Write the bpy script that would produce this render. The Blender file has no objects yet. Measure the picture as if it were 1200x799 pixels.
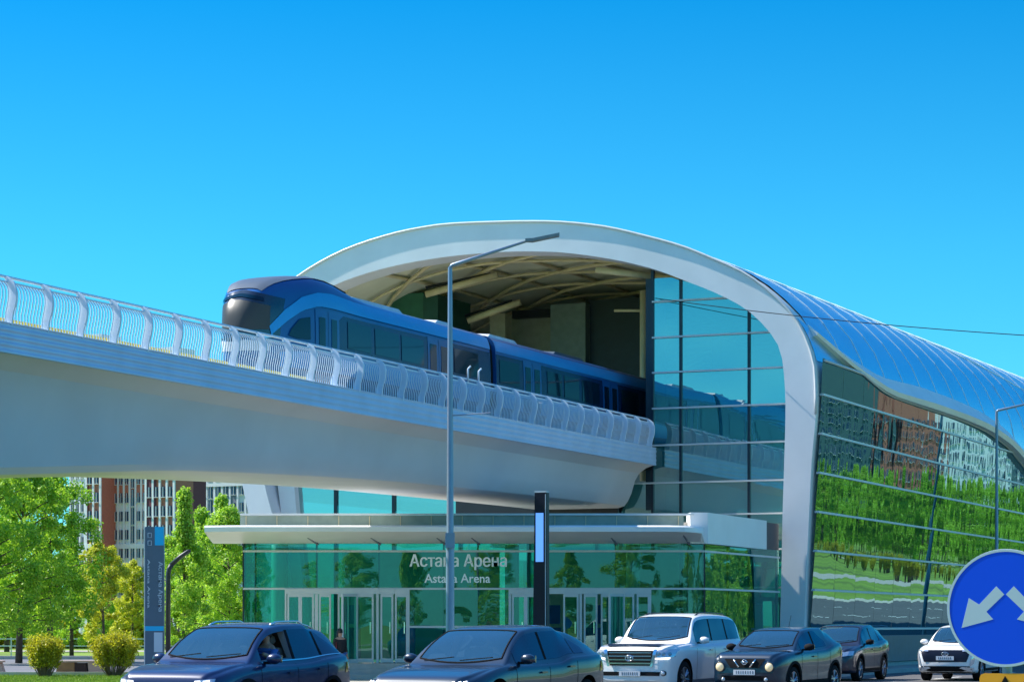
import bpy, bmesh, math, random
from mathutils import Vector, Matrix
from mathutils.bvhtree import BVHTree
R = math.radians
random.seed(7)
scene = bpy.context.scene
COL = scene.collection

# ------------------------------------------------------------------ camera geometry
F = 2850.0; HZ = 733.0; CX = 600.0; CAMZ = 1.6
A = R(23.7); CA, SA = math.cos(A), math.sin(A)
def W(u, v, z=0.0):                       # building axes -> world
    return Vector((u*CA + v*SA, -u*SA + v*CA, z))
def UV(X, Y): return (X*CA - Y*SA, X*SA + Y*CA)
def ray(px, py): return Vector(((px-CX)/F, 1.0, (HZ-py)/F))
def on_v(px, py, v):                      # pixel -> (u, v, z) on the plane v = const
    r = ray(px, py); k = r.x*SA + r.y*CA; t = v/k
    return (t*(r.x*CA - r.y*SA), v, CAMZ + t*r.z)
def at(px, Y, z=0.0): return Vector(((px-CX)/F*Y, Y, z))
def zz(py, Y): return CAMZ + (HZ-py)/F*Y

# ------------------------------------------------------------------ helpers
FRAME = {}
def setp(o, label=None, cat=None, group=None, kind=None):
    if label: o['label'] = label
    if cat: o['category'] = cat
    if group: o['group'] = group
    if kind: o['kind'] = kind
def empty(name, loc=(0,0,0), rz=0.0, label=None, cat=None, group=None):
    o = bpy.data.objects.new(name, None); COL.objects.link(o)
    o.empty_display_size = .3
    o.location = loc; o.rotation_euler = (0,0,rz)
    FRAME[o.name] = Matrix.Translation(Vector(loc)) @ Matrix.Rotation(rz, 4, 'Z')
    setp(o, label, cat, group); return o

class MB:
    def __init__(s): s.v = []; s.f = []; s.sm = False
    def add(s, vs, fs):
        b = len(s.v); s.v += [Vector(p) for p in vs]
        s.f += [tuple(b+i for i in f) for f in fs]; return s
    def hexa(s, c8):
        return s.add(c8, [(0,3,2,1),(4,5,6,7),(0,1,5,4),(1,2,6,5),(2,3,7,6),(3,0,4,7)])
    def box(s, c, size, rz=0.0, rx=0.0, ry=0.0, T=None):
        hx,hy,hz = size[0]/2,size[1]/2,size[2]/2
        m = Matrix.Translation(Vector(c)) @ Matrix.Rotation(rz,4,'Z') @ Matrix.Rotation(ry,4,'Y') @ Matrix.Rotation(rx,4,'X')
        if T: m = T @ m
        return s.hexa([m @ Vector(p) for p in [(-hx,-hy,-hz),(hx,-hy,-hz),(hx,hy,-hz),(-hx,hy,-hz),(-hx,-hy,hz),(hx,-hy,hz),(hx,hy,hz),(-hx,hy,hz)]])
    def boxuv(s, u0, u1, v0, v1, z0, z1):
        return s.hexa([W(u0,v0,z0),W(u1,v0,z0),W(u1,v1,z0),W(u0,v1,z0),W(u0,v0,z1),W(u1,v0,z1),W(u1,v1,z1),W(u0,v1,z1)])
    def tube(s, pts, r, n=8, cap=True):
        pts = [Vector(p) for p in pts]; m = len(pts)
        rr = r if isinstance(r, (list,tuple)) else [r]*m
        rings = []; prev = None
        for i,p in enumerate(pts):
            d = (pts[min(i+1,m-1)]-pts[max(i-1,0)])
            if d.length < 1e-9: d = Vector((0,0,1))
            d.normalize()
            if prev is None:
                a = d.cross(Vector((0,0,1)))
                if a.length < 1e-3: a = d.cross(Vector((1,0,0)))
            else: a = prev - d*prev.dot(d)
            a.normalize(); prev = a; b = d.cross(a)
            rings.append([p + (a*math.cos(2*math.pi*k/n)+b*math.sin(2*math.pi*k/n))*rr[i] for k in range(n)])
        vs = [q for ring in rings for q in ring]; fs = []
        for i in range(m-1):
            for k in range(n):
                k2 = (k+1)%n
                fs.append((i*n+k, i*n+k2, (i+1)*n+k2, (i+1)*n+k))
        if cap:
            fs.append(tuple(range(n-1,-1,-1))); fs.append(tuple((m-1)*n+k for k in range(n)))
        return s.add(vs, fs)
    def sheet(s, rows):                  # rows: list of equally long point lists
        n = len(rows[0]); vs = [p for r in rows for p in r]; fs = []
        for i in range(len(rows)-1):
            for k in range(n-1): fs.append((i*n+k, i*n+k+1, (i+1)*n+k+1, (i+1)*n+k))
        return s.add(vs, fs)
    def prism(s, poly, off):             # poly: list of world points, off: vector
        n = len(poly); off = Vector(off); p = [Vector(q) for q in poly]
        vs = p + [q+off for q in p]
        fs = [tuple(range(n-1,-1,-1)), tuple(range(n,2*n))]
        for k in range(n): fs.append((k,(k+1)%n,n+(k+1)%n,n+k))
        return s.add(vs, fs)
    def lathe(s, prof, c=(0,0,0), n=24, axis='Z', a0=0.0):   # prof: (r, h)
        vs = []; fs = []; c = Vector(c); m = len(prof)
        for (r,h) in prof:
            for k in range(n):
                a = 2*math.pi*k/n + a0; x,y = r*math.cos(a), r*math.sin(a)
                vs.append(c + (Vector((x,y,h)) if axis=='Z' else Vector((x,h,y)) if axis=='Y' else Vector((h,x,y))))
        for i in range(m-1):
            for k in range(n):
                fs.append((i*n+k, i*n+(k+1)%n, (i+1)*n+(k+1)%n, (i+1)*n+k))
        return s.add(vs, fs)
    def ball(s, c, r, n=12, m=8):
        r = Vector(r) if hasattr(r,'__len__') else Vector((r,r,r)); c = Vector(c)
        rows = []
        for i in range(m+1):
            t = math.pi*i/m
            rows.append([c+Vector((r.x*math.sin(t)*math.cos(2*math.pi*k/n), r.y*math.sin(t)*math.sin(2*math.pi*k/n), r.z*math.cos(t))) for k in range(n+1)])
        return s.sheet(rows)
    def mesh(s, name, inv=None):
        me = bpy.data.meshes.new(name)
        vs = [inv @ p for p in s.v] if inv is not None else s.v
        me.from_pydata([tuple(p) for p in vs], [], s.f); me.validate(); me.update(); return me
    def build(s, name, mat, parent=None, world=True, smooth=False, angle=None, fix=True, bevel=0.0):
        inv = None
        if parent is not None:
            fr = FRAME[parent.name]
            if world: inv = fr.inverted()
        me = s.mesh(name, inv)
        if fix or smooth or bevel:
            bm = bmesh.new(); bm.from_mesh(me)
            bmesh.ops.remove_doubles(bm, verts=bm.verts, dist=1e-5)
            bmesh.ops.recalc_face_normals(bm, faces=bm.faces)
            if bevel: bmesh.ops.bevel(bm, geom=bm.edges[:], offset=bevel, segments=2, affect='EDGES', clamp_overlap=True)
            bm.to_mesh(me); bm.free()
        if smooth or bevel: me.shade_smooth() if hasattr(me,'shade_smooth') else [setattr(p,'use_smooth',True) for p in me.polygons]
        if angle or bevel:
            try: me.set_sharp_from_angle(angle=R(angle or 40))
            except Exception: pass
        if mat is not None:
            for m_ in (mat if isinstance(mat,(list,tuple)) else [mat]): me.materials.append(m_)
        o = bpy.data.objects.new(name, me); COL.objects.link(o)
        if parent is not None: o.parent = parent; FRAME[o.name] = FRAME[parent.name]
        else: FRAME[o.name] = Matrix.Identity(4)
        return o
def structure(mb, name, mat, **k):
    o = mb.build(name, mat, **k); o['kind'] = 'structure'; return o
def copy_tree(o, parent=None):
    c = o.copy(); COL.objects.link(c)
    if parent is not None: c.parent = parent
    for ch in list(o.children): copy_tree(ch, c)
    return c

# ------------------------------------------------------------------ materials
def nodes(name):
    m = bpy.data.materials.new(name); m.use_nodes = True
    nt = m.node_tree; nt.nodes.clear(); return m, nt, nt.nodes, nt.links
def pbr(name, col, rough=.5, metal=0.0, var=.12, scale=3.0, bump=0.0, bscale=40.0, coat=0.0, spec=.5, emit=None, estr=0.0, stretch=None, island=False):
    m, nt, N, L = nodes(name)
    out = N.new('ShaderNodeOutputMaterial'); b = N.new('ShaderNodeBsdfPrincipled')
    L.new(b.outputs[0], out.inputs[0])
    b.inputs['Roughness'].default_value = rough; b.inputs['Metallic'].default_value = metal
    b.inputs['Coat Weight'].default_value = coat; b.inputs['Coat Roughness'].default_value = .04
    b.inputs['Specular IOR Level'].default_value = spec
    tc = N.new('ShaderNodeTexCoord'); mp = N.new('ShaderNodeMapping')
    if stretch: mp.inputs['Scale'].default_value = stretch
    L.new(tc.outputs['Object'], mp.inputs[0])
    c = (*col, 1)
    if var:
        no = N.new('ShaderNodeTexNoise'); no.inputs['Scale'].default_value = scale; no.inputs['Detail'].default_value = 6
        L.new(mp.outputs[0], no.inputs['Vector'])
        rp = N.new('ShaderNodeValToRGB')
        rp.color_ramp.elements[0].position = .3; rp.color_ramp.elements[1].position = .7
        rp.color_ramp.elements[0].color = (*[x*(1-var) for x in col],1); rp.color_ramp.elements[1].color = (*[min(1,x*(1+var)) for x in col],1)
        L.new(no.outputs[0], rp.inputs[0]); L.new(rp.outputs[0], b.inputs['Base Color'])
    else: b.inputs['Base Color'].default_value = c
    if bump:
        n2 = N.new('ShaderNodeTexNoise'); n2.inputs['Scale'].default_value = bscale; n2.inputs['Detail'].default_value = 4
        L.new(mp.outputs[0], n2.inputs['Vector'])
        bp = N.new('ShaderNodeBump'); bp.inputs['Strength'].default_value = bump; bp.inputs['Distance'].default_value = .02
        L.new(n2.outputs[0], bp.inputs['Height']); L.new(bp.outputs[0], b.inputs['Normal'])
    if emit: b.inputs['Emission Color'].default_value = (*emit,1); b.inputs['Emission Strength'].default_value = estr
    return m
def glass(name, tint, through, refl=.25, ior=1.6, bump=0.0, bscale=.6, rough=.0, body=None, bodyf=0.0):
    m, nt, N, L = nodes(name)
    out = N.new('ShaderNodeOutputMaterial')
    g = N.new('ShaderNodeBsdfGlossy'); g.inputs['Color'].default_value = (*tint,1); g.inputs['Roughness'].default_value = rough
    t = N.new('ShaderNodeBsdfTransparent'); t.inputs['Color'].default_value = (*through,1)
    inner = t
    if body:
        d = N.new('ShaderNodeBsdfDiffuse'); d.inputs['Color'].default_value = (*body,1)
        mm = N.new('ShaderNodeMixShader'); mm.inputs[0].default_value = bodyf
        L.new(t.outputs[0], mm.inputs[1]); L.new(d.outputs[0], mm.inputs[2]); inner = mm
    fr = N.new('ShaderNodeFresnel'); fr.inputs['IOR'].default_value = ior
    mt = N.new('ShaderNodeMath'); mt.operation = 'ADD'; mt.use_clamp = True; mt.inputs[1].default_value = refl
    L.new(fr.outputs[0], mt.inputs[0])
    mx = N.new('ShaderNodeMixShader'); L.new(mt.outputs[0], mx.inputs[0]); L.new(inner.outputs[0], mx.inputs[1]); L.new(g.outputs[0], mx.inputs[2])
    if bump:
        tc = N.new('ShaderNodeTexCoord'); mp = N.new('ShaderNodeMapping'); mp.inputs['Scale'].default_value = (1,1,.35)
        mp.inputs['Rotation'].default_value = (0,0,0)
        no = N.new('ShaderNodeTexNoise'); no.inputs['Scale'].default_value = bscale; no.inputs['Detail'].default_value = 1.5
        bp = N.new('ShaderNodeBump'); bp.inputs['Strength'].default_value = 1.0; bp.inputs['Distance'].default_value = bump
        L.new(tc.outputs['Object'], mp.inputs[0]); L.new(mp.outputs[0], no.inputs['Vector']); L.new(no.outputs[0], bp.inputs['Height'])
        L.new(bp.outputs[0], g.inputs['Normal'])
    L.new(mx.outputs[0], out.inputs[0]); return m
def leafmat(name, c0, c1, trans=.5):
    m, nt, N, L = nodes(name)
    out = N.new('ShaderNodeOutputMaterial'); ge = N.new('ShaderNodeNewGeometry'); rp = N.new('ShaderNodeValToRGB')
    rp.color_ramp.elements[0].color = (*c0,1); rp.color_ramp.elements[1].color = (*c1,1)
    L.new(ge.outputs['Random Per Island'], rp.inputs[0])
    d = N.new('ShaderNodeBsdfDiffuse'); t = N.new('ShaderNodeBsdfTranslucent'); g = N.new('ShaderNodeBsdfGlossy'); g.inputs['Roughness'].default_value = .5
    L.new(rp.outputs[0], d.inputs[0]); L.new(rp.outputs[0], t.inputs[0])
    a = N.new('ShaderNodeMixShader'); a.inputs[0].default_value = trans; L.new(d.outputs[0], a.inputs[1]); L.new(t.outputs[0], a.inputs[2])
    b = N.new('ShaderNodeMixShader'); b.inputs[0].default_value = .04; L.new(a.outputs[0], b.inputs[1]); L.new(g.outputs[0], b.inputs[2])
    L.new(b.outputs[0], out.inputs[0]); return m

M = {}
M['white_clad'] = pbr('white_cladding', (.76,.76,.76), .38, var=.05, scale=.8, bump=.02)
M['rib'] = pbr('beige_steel', (.66,.54,.32), .5, var=.1)
M['vault'] = pbr('vault_lining', (.72,.70,.52), .65, var=.15, scale=.5)
M['roof'] = pbr('metal_roof_panels', (.40,.68,.86), .24, metal=.9, var=.06, scale=.25)
M['seam'] = pbr('roof_seam', (.80,.90,.95), .5)
M['girder'] = pbr('painted_girder', (.52,.55,.60), .5, var=.07, scale=.35, bump=.03)
M['fascia'] = pbr('ribbed_fascia', (.42,.56,.76), .42, metal=.25, var=.07, scale=1.2)
M['rail'] = pbr('railing_paint', (.62,.72,.83), .4, var=.05)
M['yellow'] = pbr('yellow_cover', (.95,.62,.03), .5)
M['dark'] = pbr('dark_steel', (.018,.022,.028), .45)
M['black'] = pbr('black_rubber', (.010,.010,.011), .85, spec=.15)
M['frame'] = pbr('white_aluminium', (.60,.62,.62), .35, var=.04)
M['mull'] = pbr('dark_mullion', (.01,.02,.035), .35)
M['concrete'] = pbr('light_concrete', (.42,.40,.36), .85, var=.15, bump=.15, bscale=12)
M['glass_front'] = glass('teal_front_glass', (.80,.98,.90), (.12,.42,.46), refl=.36, ior=1.8, bump=.008, bscale=.5, body=(.02,.24,.27), bodyf=.6)
M['glass_side'] = glass('mirror_side_glass', (.44,.76,.80), (.03,.10,.12), refl=.32, ior=1.9, bump=.0075, bscale=.8, rough=.012, body=(.0,.045,.07), bodyf=.75)
M['glass_pav'] = glass('green_pavilion_glass', (.45,.80,.78), (.12,.66,.50), refl=.10, ior=1.5, bump=.006, bscale=.6, body=(.0,.11,.09), bodyf=.25)
M['inner'] = pbr('inner_wall', (.42,.44,.38), .7)
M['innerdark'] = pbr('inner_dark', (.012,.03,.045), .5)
M['floor'] = pbr('inner_floor', (.3,.3,.28), .4)
M['t_mir'] = pbr('tower_teal_shade', (.06,.12,.13), .6, var=.1)
M['lamp'] = pbr('galvanised_pole', (.24,.30,.38), .4, metal=.5, var=.05)
M['letters'] = pbr('white_letters', (.97,.97,.97), .4, var=0)
M['train_blue'] = pbr('train_blue', (.003,.075,.26), .3, coat=.25, var=.03)
M['train_light'] = pbr('train_light_blue', (.012,.26,.62), .3, coat=.25, var=.03)
M['train_dark'] = pbr('train_window_band', (.001,.022,.085), .25, coat=.1, var=.03, spec=.35)
M['train_glass'] = pbr('train_glass', (.001,.016,.035), .05, coat=0, var=0, spec=.45)
M['train_screen'] = pbr('train_windscreen', (.055,.06,.06), .3, coat=.0, var=0, spec=.2)
M['train_roof'] = pbr('train_grey', (.06,.085,.12), .45, metal=.0, var=.06)
M['train_white'] = pbr('train_roof_unit', (.55,.57,.6), .4)
M['asphalt'] = pbr('asphalt', (.085,.083,.085), .85, var=.18, scale=.6, bump=.25, bscale=60)
M['paving'] = pbr('paving', (.36,.33,.28), .85, var=.12, scale=.8, bump=.2, bscale=20)
M['path'] = pbr('grey_path', (.13,.13,.15), .85, var=.15, scale=.5, bump=.2)
M['grass'] = pbr('lawn', (.135,.215,.014), .95, var=.45, scale=.12, bump=.6, bscale=25)
M['kerb'] = pbr('kerb_stone', (.42,.41,.38), .85, var=.12)
M['paint'] = pbr('road_paint', (.7,.7,.68), .7, var=.12, scale=4)
M['twig'] = pbr('twig', (.20,.15,.10), .9, var=.2)
M['bark'] = pbr('bark', (.10,.075,.055), .9, var=.3, scale=6, bump=.6)
M['leaf_dark'] = leafmat('leaf_mid_green', (.14,.38,.012), (.50,.72,.04))
M['leaf_light'] = leafmat('leaf_fresh_green', (.18,.42,.015), (.54,.74,.05))
M['leaf_yellow'] = leafmat('leaf_yellow_green', (.40,.46,.015), (.68,.66,.04))
M['leaf_shrub'] = leafmat('leaf_shrub', (.28,.31,.012), (.66,.60,.03))
M['sign_blue'] = pbr('sign_blue', (.0,.075,.78), .35, var=0, spec=.3)
M['sign_white'] = pbr('sign_white', (.50,.58,.66), .4, var=.03)
M['sign_orange'] = pbr('sign_orange', (.95,.36,.01), .4, var=0)
M['screen'] = pbr('pylon_screen', (.10,.28,.75), .3, var=0, emit=(.12,.33,.9), estr=.45)
M['pylon'] = pbr('pylon_dark', (.004,.008,.024), .4, coat=.0, spec=.25)
M['totem'] = pbr('totem_grey_blue', (.075,.12,.18), .4, var=.05)
M['cyan'] = pbr('totem_cyan', (.0,.42,.78), .4, var=0)
M['totem_text'] = pbr('totem_text', (.45,.55,.65), .4, var=0)
M['corten'] = pbr('bench_brown', (.32,.16,.06), .7, var=.2)
M['pink'] = pbr('bench_pink_stone', (.55,.36,.28), .8, var=.1)
M['plate'] = pbr('number_plate', (.62,.64,.68), .4, var=0)
M['chrome'] = pbr('chrome', (.75,.76,.78), .12, metal=1, var=0)
M['car_glass'] = glass('car_windscreen', (.8,.92,1), (.72,.84,.84), refl=.15, ior=1.5, body=(.03,.14,.18), bodyf=.22)
M['car_side_glass'] = glass('car_side_glass', (.7,.85,1), (.14,.20,.26), refl=.06, ior=1.5, body=(.003,.015,.04), bodyf=.45)
M['seat'] = pbr('car_seat', (.26,.24,.23), .8)
M['headlight'] = pbr('headlight_glass', (.55,.6,.66), .08, coat=1, metal=.5, var=0)
M['drl'] = pbr('running_light', (.9,.93,1), .2, var=0, emit=(1,1,1), estr=.9)
M['warm_light'] = pbr('warm_headlight', (.8,.7,.45), .2, coat=1, var=0, emit=(1,.72,.32), estr=.12)
M['tail'] = pbr('tail_light', (.35,.02,.03), .15, coat=1, var=0)
M['alloy'] = pbr('alloy_rim', (.35,.37,.42), .28, metal=.8, var=0)
M['skin'] = pbr('skin', (.45,.25,.17), .55, var=0)
M['hair'] = pbr('dark_hair', (.012,.009,.008), .5, var=0)
M['cloth_black'] = pbr('black_cloth', (.014,.013,.017), .85, var=.1)
M['cloth_red'] = pbr('red_cloth', (.25,.03,.04), .85, var=.1)
M['cloth_blue'] = pbr('blue_cloth', (.04,.12,.35), .85, var=.1)
M['t_white'] = pbr('tower_white', (.74,.75,.78), .7, var=.05)
M['t_red'] = pbr('tower_red', (.46,.15,.10), .7, var=.08)
M['t_dark'] = pbr('tower_dark_red', (.16,.035,.05), .7, var=.08)
M['t_blue'] = pbr('tower_window', (.02,.045,.10), .15, var=.3, scale=.4)
M['t_grey'] = pbr('tower_grey', (.20,.22,.27), .7, var=.08)
def paint(name, col, metal=.12, rough=.35): return pbr(name, col, rough, metal=metal, coat=.8, var=.03, scale=1)
M['p_blue'] = paint('paint_royal_blue', (.003,.016,.075))
M['p_navy'] = paint('paint_slate_blue', (.005,.018,.042))
M['p_white'] = paint('paint_white', (.74,.75,.76), metal=.0, rough=.4)
M['p_juke'] = paint('paint_dark_blue', (.003,.020,.045))
M['p_black'] = paint('paint_black_blue', (.008,.012,.032))

def text(s, size, mat, name, parent, M4, extrude=.01, width=None):
    cu = bpy.data.curves.new(name, 'FONT'); cu.body = s; cu.size = size; cu.extrude = extrude; cu.resolution_u = 3; cu.offset = (0 if 'А' in s else .012*size)
    o = bpy.data.objects.new(name, cu); COL.objects.link(o)
    dg = bpy.context.evaluated_depsgraph_get(); dg.update()
    me = bpy.data.meshes.new_from_object(o.evaluated_get(dg))
    bpy.data.objects.remove(o); bpy.data.curves.remove(cu)
    xs = [v.co.x for v in me.vertices]; x0, x1 = min(xs), max(xs)
    k = width/(x1-x0) if width else 1
    fr = FRAME[parent.name].inverted()
    for v in me.vertices:
        v.co = fr @ (M4 @ Vector(((v.co.x-x0)*k, v.co.y, v.co.z)))
    me.materials.clear(); me.materials.append(mat)
    if 'А' in s:                        # heavier strokes: the glyphs repeated a hair apart
        bm = bmesh.new(); k0 = size*.022
        for i,dx in enumerate((-1,0,1)):
            t0 = me.copy(); off = (fr.to_3x3() @ (M4.to_3x3() @ Vector((dx*k0,0,.002*i))))
            for v in t0.vertices: v.co += off
            bm.from_mesh(t0); bpy.data.meshes.remove(t0)
        bm.to_mesh(me); bm.free()
    r = bpy.data.objects.new(name, me); COL.objects.link(r); r.parent = parent; FRAME[r.name] = FRAME[parent.name]
    return r
def pchip(pts):
    xs = [p[0] for p in pts]; ys = [p[1] for p in pts]; n = len(xs)
    h = [xs[i+1]-xs[i] for i in range(n-1)]; d = [(ys[i+1]-ys[i])/h[i] for i in range(n-1)]
    m = [0.0]*n; m[0] = d[0]; m[-1] = d[-1]
    for i in range(1,n-1):
        if d[i-1]*d[i] > 0:
            w1 = 2*h[i]+h[i-1]; w2 = h[i]+2*h[i-1]; m[i] = (w1+w2)/(w1/d[i-1]+w2/d[i])
    def f(x):
        if x <= xs[0]: return ys[0]
        if x >= xs[-1]: return ys[-1]
        i = 0
        while x > xs[i+1]: i += 1
        t = (x-xs[i])/h[i]; t2=t*t; t3=t2*t
        return (2*t3-3*t2+1)*ys[i]+(t3-2*t2+t)*h[i]*m[i]+(-2*t3+3*t2)*ys[i+1]+(t3-t2)*h[i]*m[i+1]
    return f
def resample(pts, n):
    pts = [Vector(p) for p in pts]; L = [0.0]
    for a,b in zip(pts, pts[1:]): L.append(L[-1]+(b-a).length)
    dim = len(pts[0]); fs = [pchip([(L[i], pts[i][k]) for i in range(len(pts))]) for k in range(dim)]
    return [Vector([f(L[-1]*i/(n-1)) for f in fs]) for i in range(n)]
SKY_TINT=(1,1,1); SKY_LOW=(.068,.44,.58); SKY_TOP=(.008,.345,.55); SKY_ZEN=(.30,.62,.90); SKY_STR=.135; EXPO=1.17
# ------------------------------------------------------------------ STATION HALL
U0, V0 = UV((944-600)/F*80.9, 80.9)       # foot of the right-hand column of the portal
hall = empty('station_hall', W(U0-11, V0, 0), 0, 'large glazed station hall with white arched portal and blue metal wave roof', 'station')
outer_px = [(318,800),(302,690),(292,607),(284,568),(275,528),(271,488),(274,445),(283,405),(300,372),(325,345),(350,324.6),(379,306.5),(408,292.5),(437.5,282),(481,270.6),(525,264),(583,261.5),(642,261),(700,265.7),(765,280),(800,290),(835,304),(875,322.6),(913,352.7),(933,375),(947,403),(955,432),(956.5,470),(951,542),(948,605),(944.5,680),(941,787)]
inner_px = [(352,800),(334,690),(320,607),(311,572),(303,532),(300,495),(303,455),(312,420),(327,390),(350,362),(379,340.6),(408,327.5),(452,314),(496,305),(540,299),(583,295.5),(642,295),(700,301),(765,315),(800,328),(838,343),(875,363),(900,387),(912,405),(918,430),(920.5,480),(919,540),(917,605),(915.5,680),(912.5,787)]
def arch_uz(pxs): return [(on_v(x,y,V0)[0], max(on_v(x,y,V0)[2], 0.0)) for x,y in pxs]
outer = resample(arch_uz(outer_px), 90); inner = resample(arch_uz(inner_px), 90)
T = 1.15
m = MB()
def ringrow(o, i, v): return W(o[0], v, o[1]), W(i[0], v, i[1])
rows = []
for o,i in zip(outer, inner):
    rows.append([W(o[0],V0,o[1]), W(i[0],V0,i[1]), W(i[0],V0+T,i[1]), W(o[0],V0+T,o[1]), W(o[0],V0,o[1])])
m.sheet(rows); m.build('portal_arch', M['white_clad'], hall, smooth=True, angle=35)
# bright thin drip edge on top of the arch
m = MB(); m.tube([W(o[0],V0-.02,o[1]+.03) for o in outer[16:74]], .05, 6); m.build('bright_edge', M['frame'], hall, smooth=True)

# roof profile (u as function of arc index), cut at the rim height on the right
VB = V0+78
zedge = pchip([(0,11.7),(4.1,10.65),(6.3,10.3),(9.3,10.02),(13,10.0),(18.3,10.0),(23.1,9.93),(28,9.6),(34.8,8.45),(45,7.5),(60,7.3),(78,8.2)])
apex = max(range(90), key=lambda k: outer[k][1])
ROFF = .06
def profile(v, n=40):
    ze = zedge(v-V0)
    pts = [outer[k] for k in range(12, 90)]
    keep = [p for k,p in enumerate(pts) if (k+12) < apex or p[1] > ze]
    # end point exactly at ze
    for k in range(apex, 89):
        a, b = outer[k], outer[k+1]
        if a[1] >= ze > b[1]:
            t = (a[1]-ze)/(a[1]-b[1]); keep.append(a.lerp(b, t)); break
    L = [0.0]
    for a,b in zip(keep, keep[1:]): L.append(L[-1]+(b-a).length)
    res = []; j = 0
    for i in range(n):
        s = L[-1]*i/(n-1)
        while j < len(keep)-2 and L[j+1] < s: j += 1
        t = (s-L[j])/max(1e-6, L[j+1]-L[j]); p = keep[j].lerp(keep[j+1], min(1,t))
        res.append((p[0], p[1]))
    return res
def rise(v): return .012*(v-V0)
vs_ = [V0+T-.02 + (VB-V0-T)*i/56 for i in range(57)]
rows = [[W(p[0],v,p[1]+ROFF+rise(v)*(0 if p[1]<11 else min(1,(p[1]-11)/2))) for p in profile(v)] for v in vs_]
m = MB(); m.sheet(rows); m.build('roof', M['roof'], hall, smooth=True)
# inner lining 0.45 m under the roof
def inset(prof, d):
    out = []
    for i,p in enumerate(prof):
        a = Vector(prof[max(0,i-1)]); b = Vector(prof[min(len(prof)-1,i+1)]); t = (b-a).normalized(); n = Vector((t.y,-t.x))
        q = Vector(p)+n*d; out.append((q.x,q.y))
    return out
m = MB(); rows = []
for v in vs_: rows.append([W(p[0],v,p[1]) for p in inset(profile(v), .55)])
m.sheet(rows); m.build('vault_lining', M['vault'], hall, smooth=True)
# roof seams: transverse standing ribs + longitudinal
m = MB()
for i in range(2, 57, 2):
    v = V0+T + i*1.36
    if v > VB-1: break
    pr = profile(v)
    m.tube([W(p[0],v,p[1]+ROFF+.01+rise(v)*(0 if p[1]<11 else min(1,(p[1]-11)/2))) for p in pr[12:]], .014, 4)
for q in (28, 33):
    m.tube([W(profile(v)[q][0],v,profile(v)[q][1]+ROFF+.015+rise(v)*(0 if profile(v)[q][1]<11 else min(1,(profile(v)[q][1]-11)/2))) for v in vs_[1:]], .014, 4)
m.build('roof_seam', M['seam'], hall)
# raised roof ribs seen along the ridge
m = MB()
for q in (17,19,21,23):
    m.tube([W(profile(v)[q][0],v,profile(v)[q][1]+ROFF+.10+rise(v)) for v in vs_[1:]], .055, 5)
m.build('ridge_rail', M['frame'], hall)
# white rim along the lower roof edge
m = MB(); rows = []
def right_u(z):
    for k in range(apex, 89):
        if outer[k][1] >= z > outer[k+1][1]:
            t = (outer[k][1]-z)/(outer[k][1]-outer[k+1][1]); return outer[k].lerp(outer[k+1], t)[0]
    return U0
for v in vs_:
    z = zedge(v-V0); u = right_u(z); s = min(1.0, .35+(v-V0)/22.0)
    h = .80*s; ut = right_u(z+h)
    rows.append([W(u-.1,v,z-.06),W(u+.42*s,v,z-.02),W(u+.50*s,v,z+.18*s),W(ut+.22*s,v,z+h*.75),W(ut+.03,v,z+h+.05),W(u-.1,v,z-.06)])
m.sheet(rows); m.add(rows[0][:-1],[tuple(range(5))]); m.build('roof_rim', M['white_clad'], hall, smooth=True, angle=50)
LEAN = .045
def su(z): return U0+.03+LEAN*z
def gtop(d): return min(10.46, zedge(d))
# blue cheek panel between portal, rim and glass head
m = MB(); rows = []
for i in range(11):
    v = V0+.35+5.2*i/10; zt_ = zedge(v-V0)+.3; zl_ = min(10.44, zt_)
    rows.append([W(right_u(z)+.025, v, z) for z in [zl_+(zt_-zl_)*k/4 for k in range(5)]])
m.sheet(rows); m.build('cheek_panel', M['roof'], hall, smooth=True)
# ribs under the vault: transverse hoops, purlins and diagonals
m = MB()
for i in range(1, 12):
    v = V0+T+i*3.2; pr = inset(profile(v), .72)
    m.tube([W(p[0],v,p[1]) for p in pr], .06, 6)
    o_ = m.build('vault_hoop', M['rib'], hall, smooth=True); m = MB()
fine = {}
def arcpt(v, s, d=.78):
    pr = inset(profile(v, 80), d); k = max(0,min(78.999,s*79)); i = int(k); a,b = Vector(pr[i]),Vector(pr[i+1]); p = a.lerp(b,k-i); return W(p.x,v,p.y)
for j in range(-3, 9):
    m = MB(); pts = []
    for t in range(13):
        f = t/12; s = .80 + j*.0 - f*.55; v = V0+.9+ (j)*3.4 + f*13
        if v < V0+.9: continue
        if v > V0+36: break
        pts.append(arcpt(v, s))
    if len(pts) > 2: m.tube(pts, .075, 6); m.build('diagonal_rib', M['rib'], hall, smooth=True)
for s in (.3,.38,.46,.54,.62,.70,.78):
    m = MB(); m.tube([arcpt(V0+T+2.5*i, s, .65) for i in range(15)], .07, 5); m.build('purlin', M['rib'], hall, smooth=True)

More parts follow.
